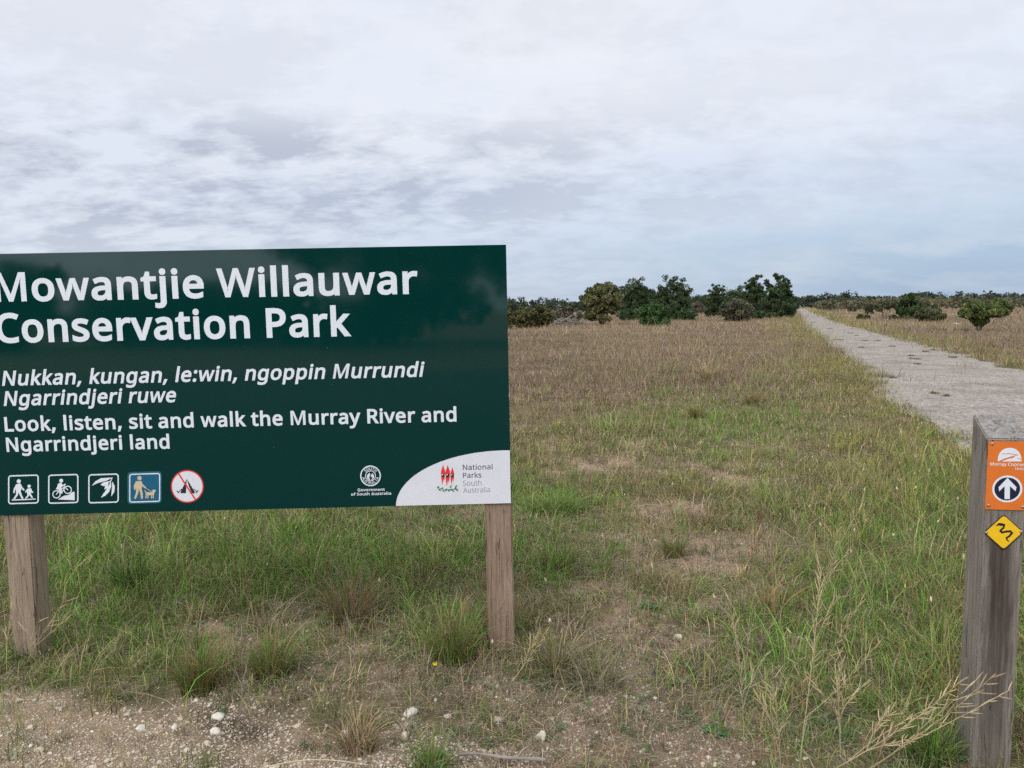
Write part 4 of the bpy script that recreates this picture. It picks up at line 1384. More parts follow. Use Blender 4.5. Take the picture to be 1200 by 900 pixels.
def build_grass():
    bk = Bulk()
    grow(bk, 1.3, 3.2, 5200, 0.072, 0.0030, 4, 0.75, 0.032, 16)
    grow(bk, 3.2, 5.0, 5800, 0.092, 0.0036, 4, 0.75, 0.042, 22)
    grow(bk, 5.0, 8.0, 3900, 0.082, 0.0046, 3, 0.75, 0.055, 20)
    grow(bk, 8.0, 13, 2100, 0.085, 0.0062, 2, 0.7, 0.08, 16)
    grow(bk, 13, 24, 760, 0.115, 0.0095, 2, 0.65, 0.13, 14)
    # long single straws arching over the rest
    for r0, r1, rho, L, w in ((1.6, 4, 60, 0.16, 0.0021), (4, 8, 38, 0.16, 0.0026), (8, 16, 22, 0.20, 0.0042)):
        n = int(HALF * (r1 * r1 - r0 * r0) * rho)
        x, y = sector(n, r0, r1)
        m = masks(x, y)
        kp = (RNG.random(n) < (1 - m["gravel"]) * (0.2 + 1.0 * m["n2"])) & (m["pd"] > 0.0) & ~near_solid(x, y)
        x, y = x[kp], y[kp]
        k = len(x)
        pal = np.array([C["straw"] * 1.1, C["straw"] * 0.8, C["yell"], C["grey"] * 1.2])
        col = pal[RNG.choice(4, k, p=[0.4, 0.25, 0.25, 0.1])] * RNG.uniform(0.8, 1.15, (k, 1))
        bk.add(*blades(np.stack([x, y, ground_z(x, y)], 1), L * RNG.uniform(0.6, 1.3, k), np.full(k, w), RNG.uniform(0, 6.28, k), np.abs(RNG.normal(0.7, 0.5, k)), col * 0.9, col, 5, np.clip(RNG.normal(0.2, 0.2, k), 0, 0.6)))
    n = 900
    x, y = sector(n, 1.9, 5.2)
    m = masks(x, y)
    kp = (RNG.random(n) < np.clip(0.35 + 0.5 * m["bare"] - 0.25 * m["gravel"] * (m["px"] < 330), 0, 1)) & ~near_solid(x, y)
    for X, Y in zip(x[kp], y[kp]):
        k = int(RNG.integers(12, 34))
        a = RNG.uniform(0, 6.28, k)
        q = 0.02 * np.sqrt(RNG.random(k))
        xx, yy = X + q * np.cos(a), Y + q * np.sin(a)
        pal = np.array([C["grey"] * 0.85, C["straw"] * 0.7, C["rust"] * 0.8, C["green"]])
        col = pal[RNG.choice(4, k, p=[0.4, 0.2, 0.2, 0.2])] * RNG.uniform(0.6, 1.2, (k, 1))
        bk.add(*blades(np.stack([xx, yy, ground_z(xx, yy) - 0.003], 1), RNG.uniform(0.02, 0.075, k) * RNG.uniform(0.6, 1.3), np.full(k, 0.0022), a + RNG.normal(0, 0.6, k),
                       np.abs(RNG.normal(1.0, 0.6, k)), col, col, 3, np.clip(RNG.normal(0.2, 0.2, k), 0, 0.7)))
    tag(bk.build("grass", GRASS_MAT), "mixed green and dry grass covering the field floor", "grass", kind="stuff")
    bk = Bulk()
    grow(bk, 24, 45, 210, 0.14, 0.017, 1, 0.55, 0.2, 9)
    grow(bk, 45, 100, 42, 0.20, 0.036, 1, 0.5, 0.4, 8)
    grow(bk, 100, 240, 4.5, 0.30, 0.10, 1, 0.4, 0.8, 6)
    tag(bk.build("meadow_grass", GRASS_MAT), "dry pinkish brown meadow grass running to the distant scrub", "grass", kind="stuff")


build_grass()


def build_thatch():
    """dead stalks and leaf litter lying flat and tangled on the soil"""
    bk = Bulk()
    for r0, r1, rho, L, w in ((1.3, 3.4, 3000, 0.085, 0.0022), (3.4, 6, 1300, 0.11, 0.0028), (6, 11, 260, 0.16, 0.005)):
        n = int(HALF * (r1 * r1 - r0 * r0) * rho)
        x, y = sector(n, r0, r1)
        m = masks(x, y)
        keep = (RNG.random(n) < np.clip(1 - 0.8 * m["gravel"], 0.12, 1) * (0.35 + 0.9 * m["n1"])) & (m["pd"] > 0.1) & ~near_solid(x, y)
        x, y = x[keep], y[keep]
        k = len(x)
        z = ground_z(x, y) + RNG.uniform(0.002, 0.03, k)
        pal = np.array([(0.36, 0.29, 0.19), (0.26, 0.22, 0.17), (0.20, 0.14, 0.10), (0.44, 0.37, 0.25), (0.14, 0.105, 0.075)])
        col = pal[RNG.choice(5, k, p=[0.25, 0.3, 0.2, 0.1, 0.15])] * RNG.uniform(0.75, 1.25, (k, 1))
        P = np.stack([x, y, z], 1)
        ln = L * RNG.lognormal(0, 0.4, k)
        V, Q, T, Cc = blades(P, ln * 0.25, np.full(k, w) * RNG.uniform(0.6, 1.4, k), RNG.uniform(0, 2 * np.pi, k), RNG.uniform(2.0, 4.5, k), col, col, 3, RNG.uniform(0.0, 0.9, k))
        bk.add(V, Q, T, Cc)
    tag(bk.build("dead_grass_litter", DRY_MAT), "tangled dead stalks and litter lying on the soil", "grass litter", kind="stuff")


build_thatch()


def build_ground_herbs():
    """small broad leaves of creeping weeds low between the grass"""
    bk = Bulk()
    n = 4600
    x, y = sector(n, 1.5, 6.5)
    m = masks(x, y)
    keep = (RNG.random(n) < (0.25 + 0.9 * sstep(0.5, 0.65, m["n1"]) + 0.6 * G(m["px"], m["py"], 690, 840, 150, 70)) * (1 - 0.85 * m["gravel"])) & ~near_solid(x, y)
    x, y = x[keep], y[keep]
    cn = len(x)
    per = 7
    X = np.repeat(x, per) + RNG.normal(0, 0.018, cn * per)
    Y = np.repeat(y, per) + RNG.normal(0, 0.018, cn * per)
    k = cn * per
    base = np.array([(0.06, 0.13, 0.04), (0.10, 0.15, 0.06), (0.13, 0.16, 0.10)])[RNG.choice(3, cn)]
    col = np.repeat(base, per, 0) * RNG.uniform(0.7, 1.3, (k, 1))
    P = np.stack([X, Y, ground_z(X, Y) + RNG.uniform(0.0, 0.025, k)], 1)
    V, Q, T, Cc = blades(P, RNG.uniform(0.008, 0.022, k), RNG.uniform(0.006, 0.013, k), RNG.uniform(0, 6.28, k), RNG.uniform(0.8, 2.0, k), col, col, 3, np.zeros(k))
    bk.add(V, Q, T, Cc)
    tag(bk.build("creeping_weeds", GRASS_MAT), "low broad leaved weeds creeping between the grass", "weeds", kind="stuff")


build_ground_herbs()


def build_seed_heads():
    """fluffy pale seed heads on thin stalks"""
    mb_v = Bulk()
    pts = []
    for r0, r1, rho in ((1.9, 4.0, 7), (4.0, 7.5, 9), (7.5, 14, 6)):
        n = int(HALF * (r1 * r1 - r0 * r0) * rho)
        x, y = sector(n, r0, r1)
        m = masks(x, y)
        w = np.clip(0.12 + 0.75 * G(m["px"], m["py"], 1000, 650, 170, 120) + 0.7 * m["verge"] + 0.5 * G(m["px"], m["py"], 420, 760, 150, 50)
                    + 0.4 * G(m["px"], m["py"], 830, 710, 90, 70), 0, 1) * (1 - m["gravel"]) * (m["pd"] > 0.05) * (m["px"] > -200)
        kp = (RNG.random(n) < w) & ~near_solid(x, y)
        pts += list(zip(x[kp], y[kp]))
    for (x, y) in pts:
        h = RNG.uniform(0.16, 0.34)
        z = float(ground_z(np.array([x]), np.array([y]))[0])
        ya, le = RNG.uniform(0, 6.28), abs(RNG.normal(0.2, 0.2))
        col = np.array([C["straw"] * RNG.uniform(0.85, 1.2)])
        P = np.array([[x, y, z]])
        mb_v.add(*blades(P, np.array([h]), np.array([0.0028]), np.array([ya]), np.array([le]), col * 0.75, col, 4, np.array([0.0])))
        top = np.array([x + math.cos(ya) * le * h, y + math.sin(ya) * le * h, z + h * math.sqrt(max(0.15, 1 - 0.35 * le * le))])
        d = np.array([math.cos(ya) * le * 1.6, math.sin(ya) * le * 1.6, 1.0]); d /= np.linalg.norm(d)
        L, r = RNG.uniform(0.018, 0.034), RNG.uniform(0.0045, 0.0075)
        a = np.cross(d, [0.3, 0.9, 0.1]); a /= np.linalg.norm(a); b = np.cross(d, a)
        V, n = [], 6
        for t_, rr in ((0, 0.3), (0.3, 1.0), (0.65, 0.85), (0.9, 0.4)):
            for k in range(n):
                an = 2 * math.pi * k / n
                V.append(top + d * L * t_ + (a * math.cos(an) + b * math.sin(an)) * r * rr * RNG.uniform(0.8, 1.2))
        V.append(top + d * L * 1.1)
        Q = np.array([[j * n + k, j * n + (k + 1) % n, (j + 1) * n + (k + 1) % n, (j + 1) * n + k] for j in range(3) for k in range(n)])
        T = np.array([[3 * n + k, 3 * n + (k + 1) % n, 4 * n] for k in range(n)])
        cc = np.array([(0.50, 0.42, 0.27)]) * RNG.uniform(0.8, 1.15)
        mb_v.add(np.array(V), Q, T, np.repeat(cc, len(V), 0))
    tag(mb_v.build("seed_head_grass", DRY_MAT), "pale fluffy seed heads on thin stalks above the grass", "seed grass", kind="stuff")


build_seed_heads()


# ------------------------------------------------------------------ tussocks
def tussock(px, py, h_px, r_px, mix, n, label):
    b = at(px, py)
    d = depth_of(b)
    h, r = h_px / FPX * d, r_px / FPX * d
    b.z = float(ground_z(np.array([b.x]), np.array([b.y]))[0])
    o = bpy.data.objects.new("grass_tussock", None)
    bk = Bulk()
    a = RNG.uniform(0, 2 * np.pi, n)
    q = r * 0.42 * np.sqrt(RNG.random(n))
    P = np.stack([b.x + q * np.cos(a), b.y + q * np.sin(a) * 0.9, np.full(n, b.z - 0.005)], 1)
    hh = h * RNG.uniform(0.4, 1.2, n) * (0.6 + 0.75 * vnoise(a * 1.1 + px, a * 0 + py * 0.37, 6))
    lean = np.clip(RNG.normal(0.55, 0.3, n), 0.05, 1.4) * (r / max(h, 1e-3)) * 1.15
    keys = list(mix)
    pal = np.stack([C[k] for k in keys])
    pr = np.array([mix[k] for k in keys]); pr = pr / pr.sum()
    col = pal[RNG.choice(len(keys), n, p=pr)] * RNG.uniform(0.7, 1.3, (n, 1))
    tip = np.where(RNG.random((n, 1)) < 0.3, 0.6 * col + 0.4 * C["straw"], col)
    bk.add(*blades(P, hh, np.full(n, 0.0032) * max(1, d / 4.5) * RNG.uniform(0.6, 1.3, n), a + RNG.normal(0, 0.5, n), lean, col, tip, 4, np.clip(RNG.normal(0.12, 0.15, n), 0, 0.5)))
    for v in bk.V:
        v -= np.array(b)
    bpy.data.objects.remove(o)
    ob = bk.build("grass_tussock", GRASS_MAT)
    ob.location = b
    tag(ob, label, "grass tussock", "grass tussocks around the sign")
    return ob


DG = dict(dark=3, lush=2, green=1)
GB = dict(lush=3, green=2, rust=1.5, olive=1)
BR = dict(rust=3, olive=2, grey=1, green=1.5)
ST = dict(straw=4, pink=2, olive=1)
tussock(152, 690, 50, 42, DG, 420, "dark green grass tussock under the left half of the sign, by the bare left post")
tussock(232, 806, 62, 46, dict(lush=2, green=2, rust=1.5, olive=1), 380, "green grass tussock with reddish tips at the edge of the gravel")
tussock(318, 790, 56, 50, GB, 420, "bushy green tussock behind the gravel, left of the reddish brown tussock")
tussock(410, 722, 62, 58, BR, 420, "wide reddish brown tussock under the middle of the sign")
tussock(530, 772, 72, 56, GB, 480, "tall green tussock just left of the right sign post")
tussock(585, 742, 60, 40, BR, 220, "brownish tussock growing against the right sign post")
tussock(655, 668, 42, 42, dict(green=3, olive=2, lush=1), 300, "green tussock a step right of the right sign post")
tussock(648, 600, 36, 60, dict(lush=4, green=1), 460, "bright green spreading clump beside the sign's white corner")
tussock(790, 650, 34, 30, dict(green=2, olive=3, lush=1), 220, "small olive tussock on the bare reddish soil patch")
tussock(880, 474, 20, 16, dict(rust=3, straw=1, olive=1), 160, "orange brown tussock out in the field")
tussock(815, 490, 20, 16, dict(rust=2, olive=2, green=1), 150, "olive brown tussock left of the orange brown one")
tussock(830, 446, 26, 24, ST, 240, "tall straw coloured tussock far out in the field")
tussock(420, 868, 50, 50, dict(rust=2, straw=2, grey=2, olive=1), 300, "dry brown tussock standing on the gravel")
tussock(505, 895, 40, 50, dict(lush=2, green=3, olive=1), 260, "leafy green clump at the very front beside the gravel")
tussock(1090, 885, 60, 60, dict(lush=3, dark=1, green=2), 340, "lush green clump at the foot of the marker post")
tussock(650, 780, 50, 60, dict(green=2, olive=2, grey=2, straw=1), 300, "loose grey green tussock right of the right sign post's foot")
tussock(700, 800, 42, 60, dict(green=2, grey=3, olive=2), 260, "flattened greyish tussock in front of the bare soil")


# ------------------------------------------------------------------ dry branching weeds
def dry_weed(px, py, tx, ty, npods, label, branches=3, col=(0.52, 0.425, 0.25), flowers=0, toward=0.0, thick=1.0):
    b = at(px, py)
    d = depth_of(b)
    b.z = float(ground_z(np.array([b.x]), np.array([b.y]))[0])
    v = ray(tx, ty)
    tip = EYE + v * (d - toward)                                       # the tip leans towards the viewer by `toward` metres
    root = empty("dry_weed", b, label, "dry weed", "dry branching weeds in the grass")
    stem, pods, fl = MB(), MB(), MB()
    R = random.Random(px * 7 + py)
    side = Vector((0.2, -1, 0.1)).normalized()

    def shade():
        k = R.uniform(0.65, 1.15)
        w_ = R.uniform(0.0, 0.18)
        return (col[0] * k, col[1] * k * (1 - w_ * 0.5), col[2] * k * (1 - w_))

    def curve(a, e, sag, n=7):
        mid = (a + e) / 2 + Vector((R.uniform(-1, 1), R.uniform(-1, 1), 0.4)) * sag
        return [a * (1 - s) ** 2 + mid * 2 * s * (1 - s) + e * s * s for s in [i / (n - 1) for i in range(n)]]

    def podded(pts, r0, np_, plen):
        stem.tube(pts, [r0 * (1 - 0.7 * i / (len(pts) - 1)) for i in range(len(pts))], 5, shade())
        for k in range(np_):
            s = 0.30 + 0.70 * (k + R.random()) / np_
            i = min(int(s * (len(pts) - 1)), len(pts) - 2)
            f = s * (len(pts) - 1) - i
            q = pts[i].lerp(pts[i + 1], f)
            ax = (pts[i + 1] - pts[i]).normalized()
            out = Vector((R.gauss(0, 1), R.gauss(0, 1), R.gauss(0, 0.5)))
            out = (out - ax * out.dot(ax)).normalized()
            dr = (ax * R.uniform(0.6, 1.5) + out * R.uniform(0.3, 0.9) + Vector((R.gauss(0, .2), R.gauss(0, .2), R.gauss(0, .2)))).normalized()
            L = plen * R.uniform(0.45, 1.25)
            pods.tube([q, q + dr * L * 0.35, q + dr * L * 0.7 + ax * L * 0.04, q + dr * L + ax * L * 0.1], [0.0006 * thick, 0.0015 * thick, 0.0014 * thick, 0.0003], 5, shade())

    h = (tip - b).length
    pl = min(0.055, 0.14 * h + 0.008)
    main = curve(b, tip, 0.08 * h, 9)
    podded(main, 0.0021 * thick, npods, pl)
    for k in range(branches):
        s = R.uniform(0.12, 0.6)
        i = int(s * 8)
        q = main[i]
        ax = (tip - b).normalized()
        out = Vector((R.gauss(0, 1), R.gauss(0, 0.8), R.uniform(-0.1, 0.4))).normalized()
        e = q + (ax * R.uniform(0.5, 0.9) + out * R.uniform(0.2, 0.5)) * h * (0.8 - s * 0.6)
        podded(curve(q, e, 0.05 * h), 0.0013 * thick, max(3, npods // 2), pl * 0.9)
    for k in range(flowers):
        q = main[R.randrange(4, 9)] + Vector((R.gauss(0, 0.03), R.gauss(0, 0.03), R.uniform(0, 0.03)))
        for j in range(4):
            a = j * math.pi / 2 + R.random()
            dv = Vector((math.cos(a), -0.3, math.sin(a))) * 0.008
            sv = Vector((-math.sin(a), 0, math.cos(a))) * 0.004
            fl.add([q, q + dv * 0.6 + sv, q + dv, q + dv * 0.6 - sv], [(0, 1, 2, 3)], (0.62, 0.50, 0.05))
    stem.build("stem", DRY_MAT, root)
    pods.build("seed_pods", DRY_MAT, root)
    if flowers:
        fl.build("flowers", DRY_MAT, root)
    return root


dry_weed(872, 870, 854, 702, 24, "tall pale dry weed with upright pods, left of the tallest straw weed", 2, (0.46, 0.39, 0.27), thick=0.9)
dry_weed(940, 862, 962, 664, 34, "tallest straw coloured dry weed with dense pods in mid field", 4, thick=0.9)
dry_weed(955, 720, 1008, 596, 14, "thin dry weed leaning right behind the tallest straw weed", 2, thick=0.9)
dry_weed(968, 900, 1128, 796, 30, "dry weed bending low across towards the marker post", 3, thick=1.15)
dry_weed(1000, 905, 1164, 792, 24, "dry weed whose podded tip crosses the front of the marker post", 2, toward=0.24, thick=1.15)
dry_weed(915, 895, 905, 790, 20, "short bushy dry weed between the tall pale and tallest weeds", 4, thick=0.8)
dry_weed(985, 880, 978, 770, 18, "short dry weed growing right of the tallest straw weed", 4)
dry_weed(30, 776, 78, 702, 16, "dry weed leaning right in front of the left sign post", 3)
dry_weed(8, 790, 18, 690, 8, "thin bare dry weed against the left sign post's outer edge", 2)
dry_weed(662, 588, 664, 496, 20, "greenish mustard weed with tiny yellow flowers right of the sign", 5, (0.34, 0.31, 0.15), 7, thick=1.3)
dry_weed(700, 590, 745, 505, 12, "thin dry weed leaning right beside the flowering mustard weed", 3, thick=1.2)
dry_weed(280, 840, 283, 765, 5, "grey dead weed stalks at the dark edge of the gravel", 4, (0.30, 0.26, 0.22))
dry_weed(596, 800, 640, 740, 14, "dry weed leaning right from the foot of the right sign post", 3)


def leafy_herb(px, py, r_px, n, label, col=(0.055, 0.135, 0.035)):
    b = at(px, py)
    d = depth_of(b)
    b.z = float(ground_z(np.array([b.x]), np.array([b.y]))[0])
    r = r_px / FPX * d
    V, Q = [], []
    cols = []
    for k in range(n):
        a = RNG.uniform(0, 6.28)
        L, w = r * RNG.uniform(0.45, 1.1), r * RNG.uniform(0.12, 0.24)
        dx_, dy_ = math.cos(a), math.sin(a)
        lift = RNG.uniform(0.15, 0.7)
        m_ = len(V)
        cc = np.array(col) * RNG.uniform(0.7, 1.35)
        for s, ww in ((0.05, 0.15), (0.3, 0.8), (0.6, 1.0), (0.85, 0.6), (1.0, 0.08)):
            z = lift * L * (s - 0.75 * s * s) + 0.004
            j = RNG.uniform(0.8, 1.2)
            V += [(dx_ * L * s - dy_ * w * ww * j, dy_ * L * s + dx_ * w * ww * j, z + 0.1 * w), (dx_ * L * s, dy_ * L * s, z), (dx_ * L * s + dy_ * w * ww, dy_ * L * s - dx_ * w * ww, z + 0.1 * w)]
            cols += [cc] * 3
        for i in range(4):
            for c in (0, 1):
                q = m_ + i * 3 + c
                Q.append((q, q + 1, q + 4, q + 3))
    ob = link_mesh("leafy_weed", np.array(V), [np.array(Q)], GRASS_MAT, None, np.array(cols), True)
    ob.location = b
    tag(ob, label, "weed", "broad leaved weeds in the grass")


leafy_herb(838, 850, 22, 14, "bright green rosette weed near the foot of the tall pale dry weed")
leafy_herb(1000, 720, 26, 16, "green rosette weed midway between straw weed and marker post")
leafy_herb(795, 795, 14, 9, "small pale green rosette weed on the bare soil", (0.10, 0.17, 0.07))
leafy_herb(1132, 880, 30, 14, "broad leaved green weed hugging the marker post's foot")
leafy_herb(760, 716, 16, 10, "dark green rosette weed beside a stone", (0.04, 0.10, 0.03))
leafy_herb(505, 885, 26, 16, "broad leaved weed at the front edge of the gravel", (0.08, 0.16, 0.05))


def yellow_flower():
    b = at(510, 790)
    root = empty("yellow_flower", b, "single small yellow wildflower low in front of the right sign post", "flower")
    z = float(ground_z(np.array([b.x]), np.array([b.y]))[0])
    root.location.z = z
    b = Vector((b.x, b.y, z))
    s, f = MB(), MB()
    top = b + Vector((0.0, 0, 0.065))
    s.tube([b, b + Vector((0.004, 0, 0.035)), top], [0.0012, 0.0011, 0.001], 5, (0.09, 0.13, 0.04))
    for k in range(8):
        a = k * math.pi / 4
        dv = Vector((math.cos(a), -0.5 * abs(math.sin(a)), math.sin(a) * 0.8)) * 0.0125
        sv = Vector((-math.sin(a), 0, math.cos(a))) * 0.0042
        f.add([top, top + dv * 0.6 + sv, top + dv, top + dv * 0.6 - sv], [(0, 1, 2, 3)], (0.72, 0.56, 0.02))
    s.build("stem", GRASS_MAT, root)
    f.build("petals", GRASS_MAT, root)


yellow_flower()


# ------------------------------------------------------------------ stones
def ico(sub):
    bm = bmesh.new()
    bmesh.ops.create_icosphere(bm, subdivisions=sub, radius=1)
    V = np.array([v.co[:] for v in bm.verts])
    F = np.array([[v.index for v in f.verts] for f in bm.faces])
    bm.free()
    return V, F


ICO1, ICO2 = ico(1), ico(2)


def stone_verts(base, r):
    V = base.copy()
    k = RNG.normal(0, 1, (9, 3)); k /= np.linalg.norm(k, axis=1, keepdims=True)
    for v in k:
        d = V @ v
        lim = RNG.uniform(0.32, 0.78)
        V -= np.clip(d - lim, 0, None)[:, None] * v
    V *= 1.25 * (1 + RNG.normal(0, 0.06, (len(V), 1)))
    V *= np.array([RNG.uniform(0.8, 1.35), RNG.uniform(0.75, 1.1), RNG.uniform(0.5, 0.8)])
    a = RNG.uniform(0, 6.28)
    c, s = math.cos(a), math.sin(a)
    return (V @ np.array([[c, -s, 0], [s, c, 0], [0, 0, 1]])) * r


STONES = np.array([(0.57, 0.49, 0.37), (0.49, 0.40, 0.29), (0.60, 0.55, 0.46), (0.42, 0.34, 0.26), (0.36, 0.27, 0.20)])


def build_gravel():
    bk = Bulk()
    protos = [stone_verts(ICO1[0], 1.0) for _ in range(24)]
    for r0, r1, rho in ((1.7, 2.4, 5200), (2.4, 3.45, 8600), (3.45, 5.8, 900)):
        n = int(HALF * (r1 * r1 - r0 * r0) * rho)
        x, y = sector(n, r0, r1)
        m = masks(x, y)
        w = np.clip(m["gravel"] * (0.35 + 0.9 * m["n1"]) + 0.55 * m["bare"] * (m["n3"] > 0.4) + 0.025, 0, 1) * (m["px"] < 1000)
        kp = (RNG.random(n) < w) & ~near_solid(x, y)
        for X, Y in zip(x[kp], y[kp]):
            r = min(0.0031 * RNG.lognormal(0, 0.6), 0.018)
            V = protos[RNG.integers(24)] * r
            z = float(ground_z(np.array([X]), np.array([Y]))[0]) + r * 0.08
            cc = STONES[RNG.choice(5, p=[0.3, 0.28, 0.14, 0.16, 0.12])] * RNG.uniform(0.75, 1.15)
            bk.add(V + [X, Y, z], np.zeros((0, 4), int), ICO1[1], np.repeat([cc], len(V), 0))
    tag(bk.build("gravel", STONE_MAT), "loose cream limestone gravel spread along the front edge", "gravel", kind="stuff")


build_gravel()
STONE_LABEL = "pale limestone lump lying loose on the gravel and bare soil"
for px, py, rp in ((167, 848, 7), (165, 828, 5), (70, 830, 6), (22, 822, 6), (255, 835, 8), (252, 853, 6), (45, 880, 7), (482, 832, 8), (524, 833, 6),
                   (583, 840, 8), (322, 893, 6), (634, 858, 8), (475, 856, 8), (796, 744, 6), (346, 845, 5), (404, 850, 6), (150, 833, 5), (205, 846, 6)):
    b = at(px, py)
    r = rp / FPX * depth_of(b)
    V = stone_verts(ICO2[0], r)
    b.z = float(ground_z(np.array([b.x]), np.array([b.y]))[0]) + r * 0.1
    cc = STONES[RNG.choice([0, 1, 2])] * RNG.uniform(0.95, 1.12)
    o = link_mesh("stone", V, [ICO2[1]], STONE_MAT, None, np.repeat([cc], len(V), 0), False)
    o.location = b
    tag(o, STONE_LABEL, "stone", "loose limestone lumps on the ground")


def build_sticks():
    a, e = at(538, 884, 0.012), at(640, 890, 0.014)
    mb = MB()
    pts = [a.lerp(e, s) + Vector((0, 0.006 * math.sin(9 * s), 0.004 * math.sin(5 * s))) for s in [i / 9 for i in range(10)]]
    mb.tube(pts, [0.0045 + 0.0022 * math.sin(2 + 2.3 * i) ** 2 + 0.001 * (i > 4) for i in range(10)], 8, (0.26, 0.22, 0.185))
    mb.tube([pts[6], pts[6] + Vector((0.02, 0.03, 0.012)), pts[6] + Vector((0.05, 0.05, 0.02))], [0.004, 0.003, 0.001], 6, (0.32, 0.28, 0.24))
    o = mb.build("fallen_stick", BARK_MAT, None, True)
    tag(o, "grey weathered stick lying on the soil at the front", "stick")
    mb = MB()
    a, e = at(300, 902, 0.02), at(432, 895, 0.03)
    pts = [a.lerp(e, s) + Vector((0, 0.01 * math.sin(4 * s), 0.02 * math.sin(3.1 * s))) for s in [i / 9 for i in range(10)]]
    mb.tube(pts, [0.0026 - 0.0001 * i for i in range(10)], 6, (0.52, 0.42, 0.27))
    o = mb.build("dry_stalk", DRY_MAT, None, True)
    tag(o, "single long straw coloured stalk lying over the gravel at the bottom edge", "stalk")


build_sticks()


# ------------------------------------------------------------------ trees and shrubs
def leaf_cloud(bulk, centers, rads, nleaf, size, base, spread=0.25, up=0.0, aspect=1.6, flat=0.75):
    """leaf-sized faces through a set of clumps; every clump has its own tone"""
    centers = np.asarray(centers, float); rads = np.asarray(rads, float)
    w = rads ** 2; w = w / w.sum()
    k = RNG.choice(len(centers), nleaf, p=w)
    u = RNG.normal(0, 1, (nleaf, 3)); u /= np.linalg.norm(u, axis=1, keepdims=True)
    rr = RNG.random(nleaf) ** 0.45
    P = centers[k] + u * (rads[k] * rr)[:, None] * np.array([1, 1, flat])
    tone = 1 + RNG.normal(0, spread, len(centers))
    hue = RNG.normal(0, 0.035, (len(centers), 3))
    col = np.array(base) * np.clip(tone[k], 0.45, 1.8)[:, None] * (1 + hue[k]) * RNG.uniform(0.7, 1.3, (nleaf, 1))
    ax = u * 0.7 + RNG.normal(0, 0.6, (nleaf, 3)) + np.array([0, 0, up])
    ax /= np.linalg.norm(ax, axis=1, keepdims=True)
    o2 = np.cross(ax, RNG.normal(0, 1, (nleaf, 3))); o2 /= np.linalg.norm(o2, axis=1, keepdims=True) + 1e-9
    s = size * RNG.uniform(0.6, 1.4, (nleaf, 1))
    a, b = ax * s * aspect * 0.5, o2 * s * 0.5
    V = np.stack([P - a, P + b, P + a, P - b], 1).reshape(-1, 3)
    Q = (np.arange(nleaf) * 4)[:, None] + np.array([[0, 1, 2, 3]])
    bulk.add(V, Q, np.zeros((0, 3), int), np.repeat(np.clip(col, 0.005, 1), 4, 0))


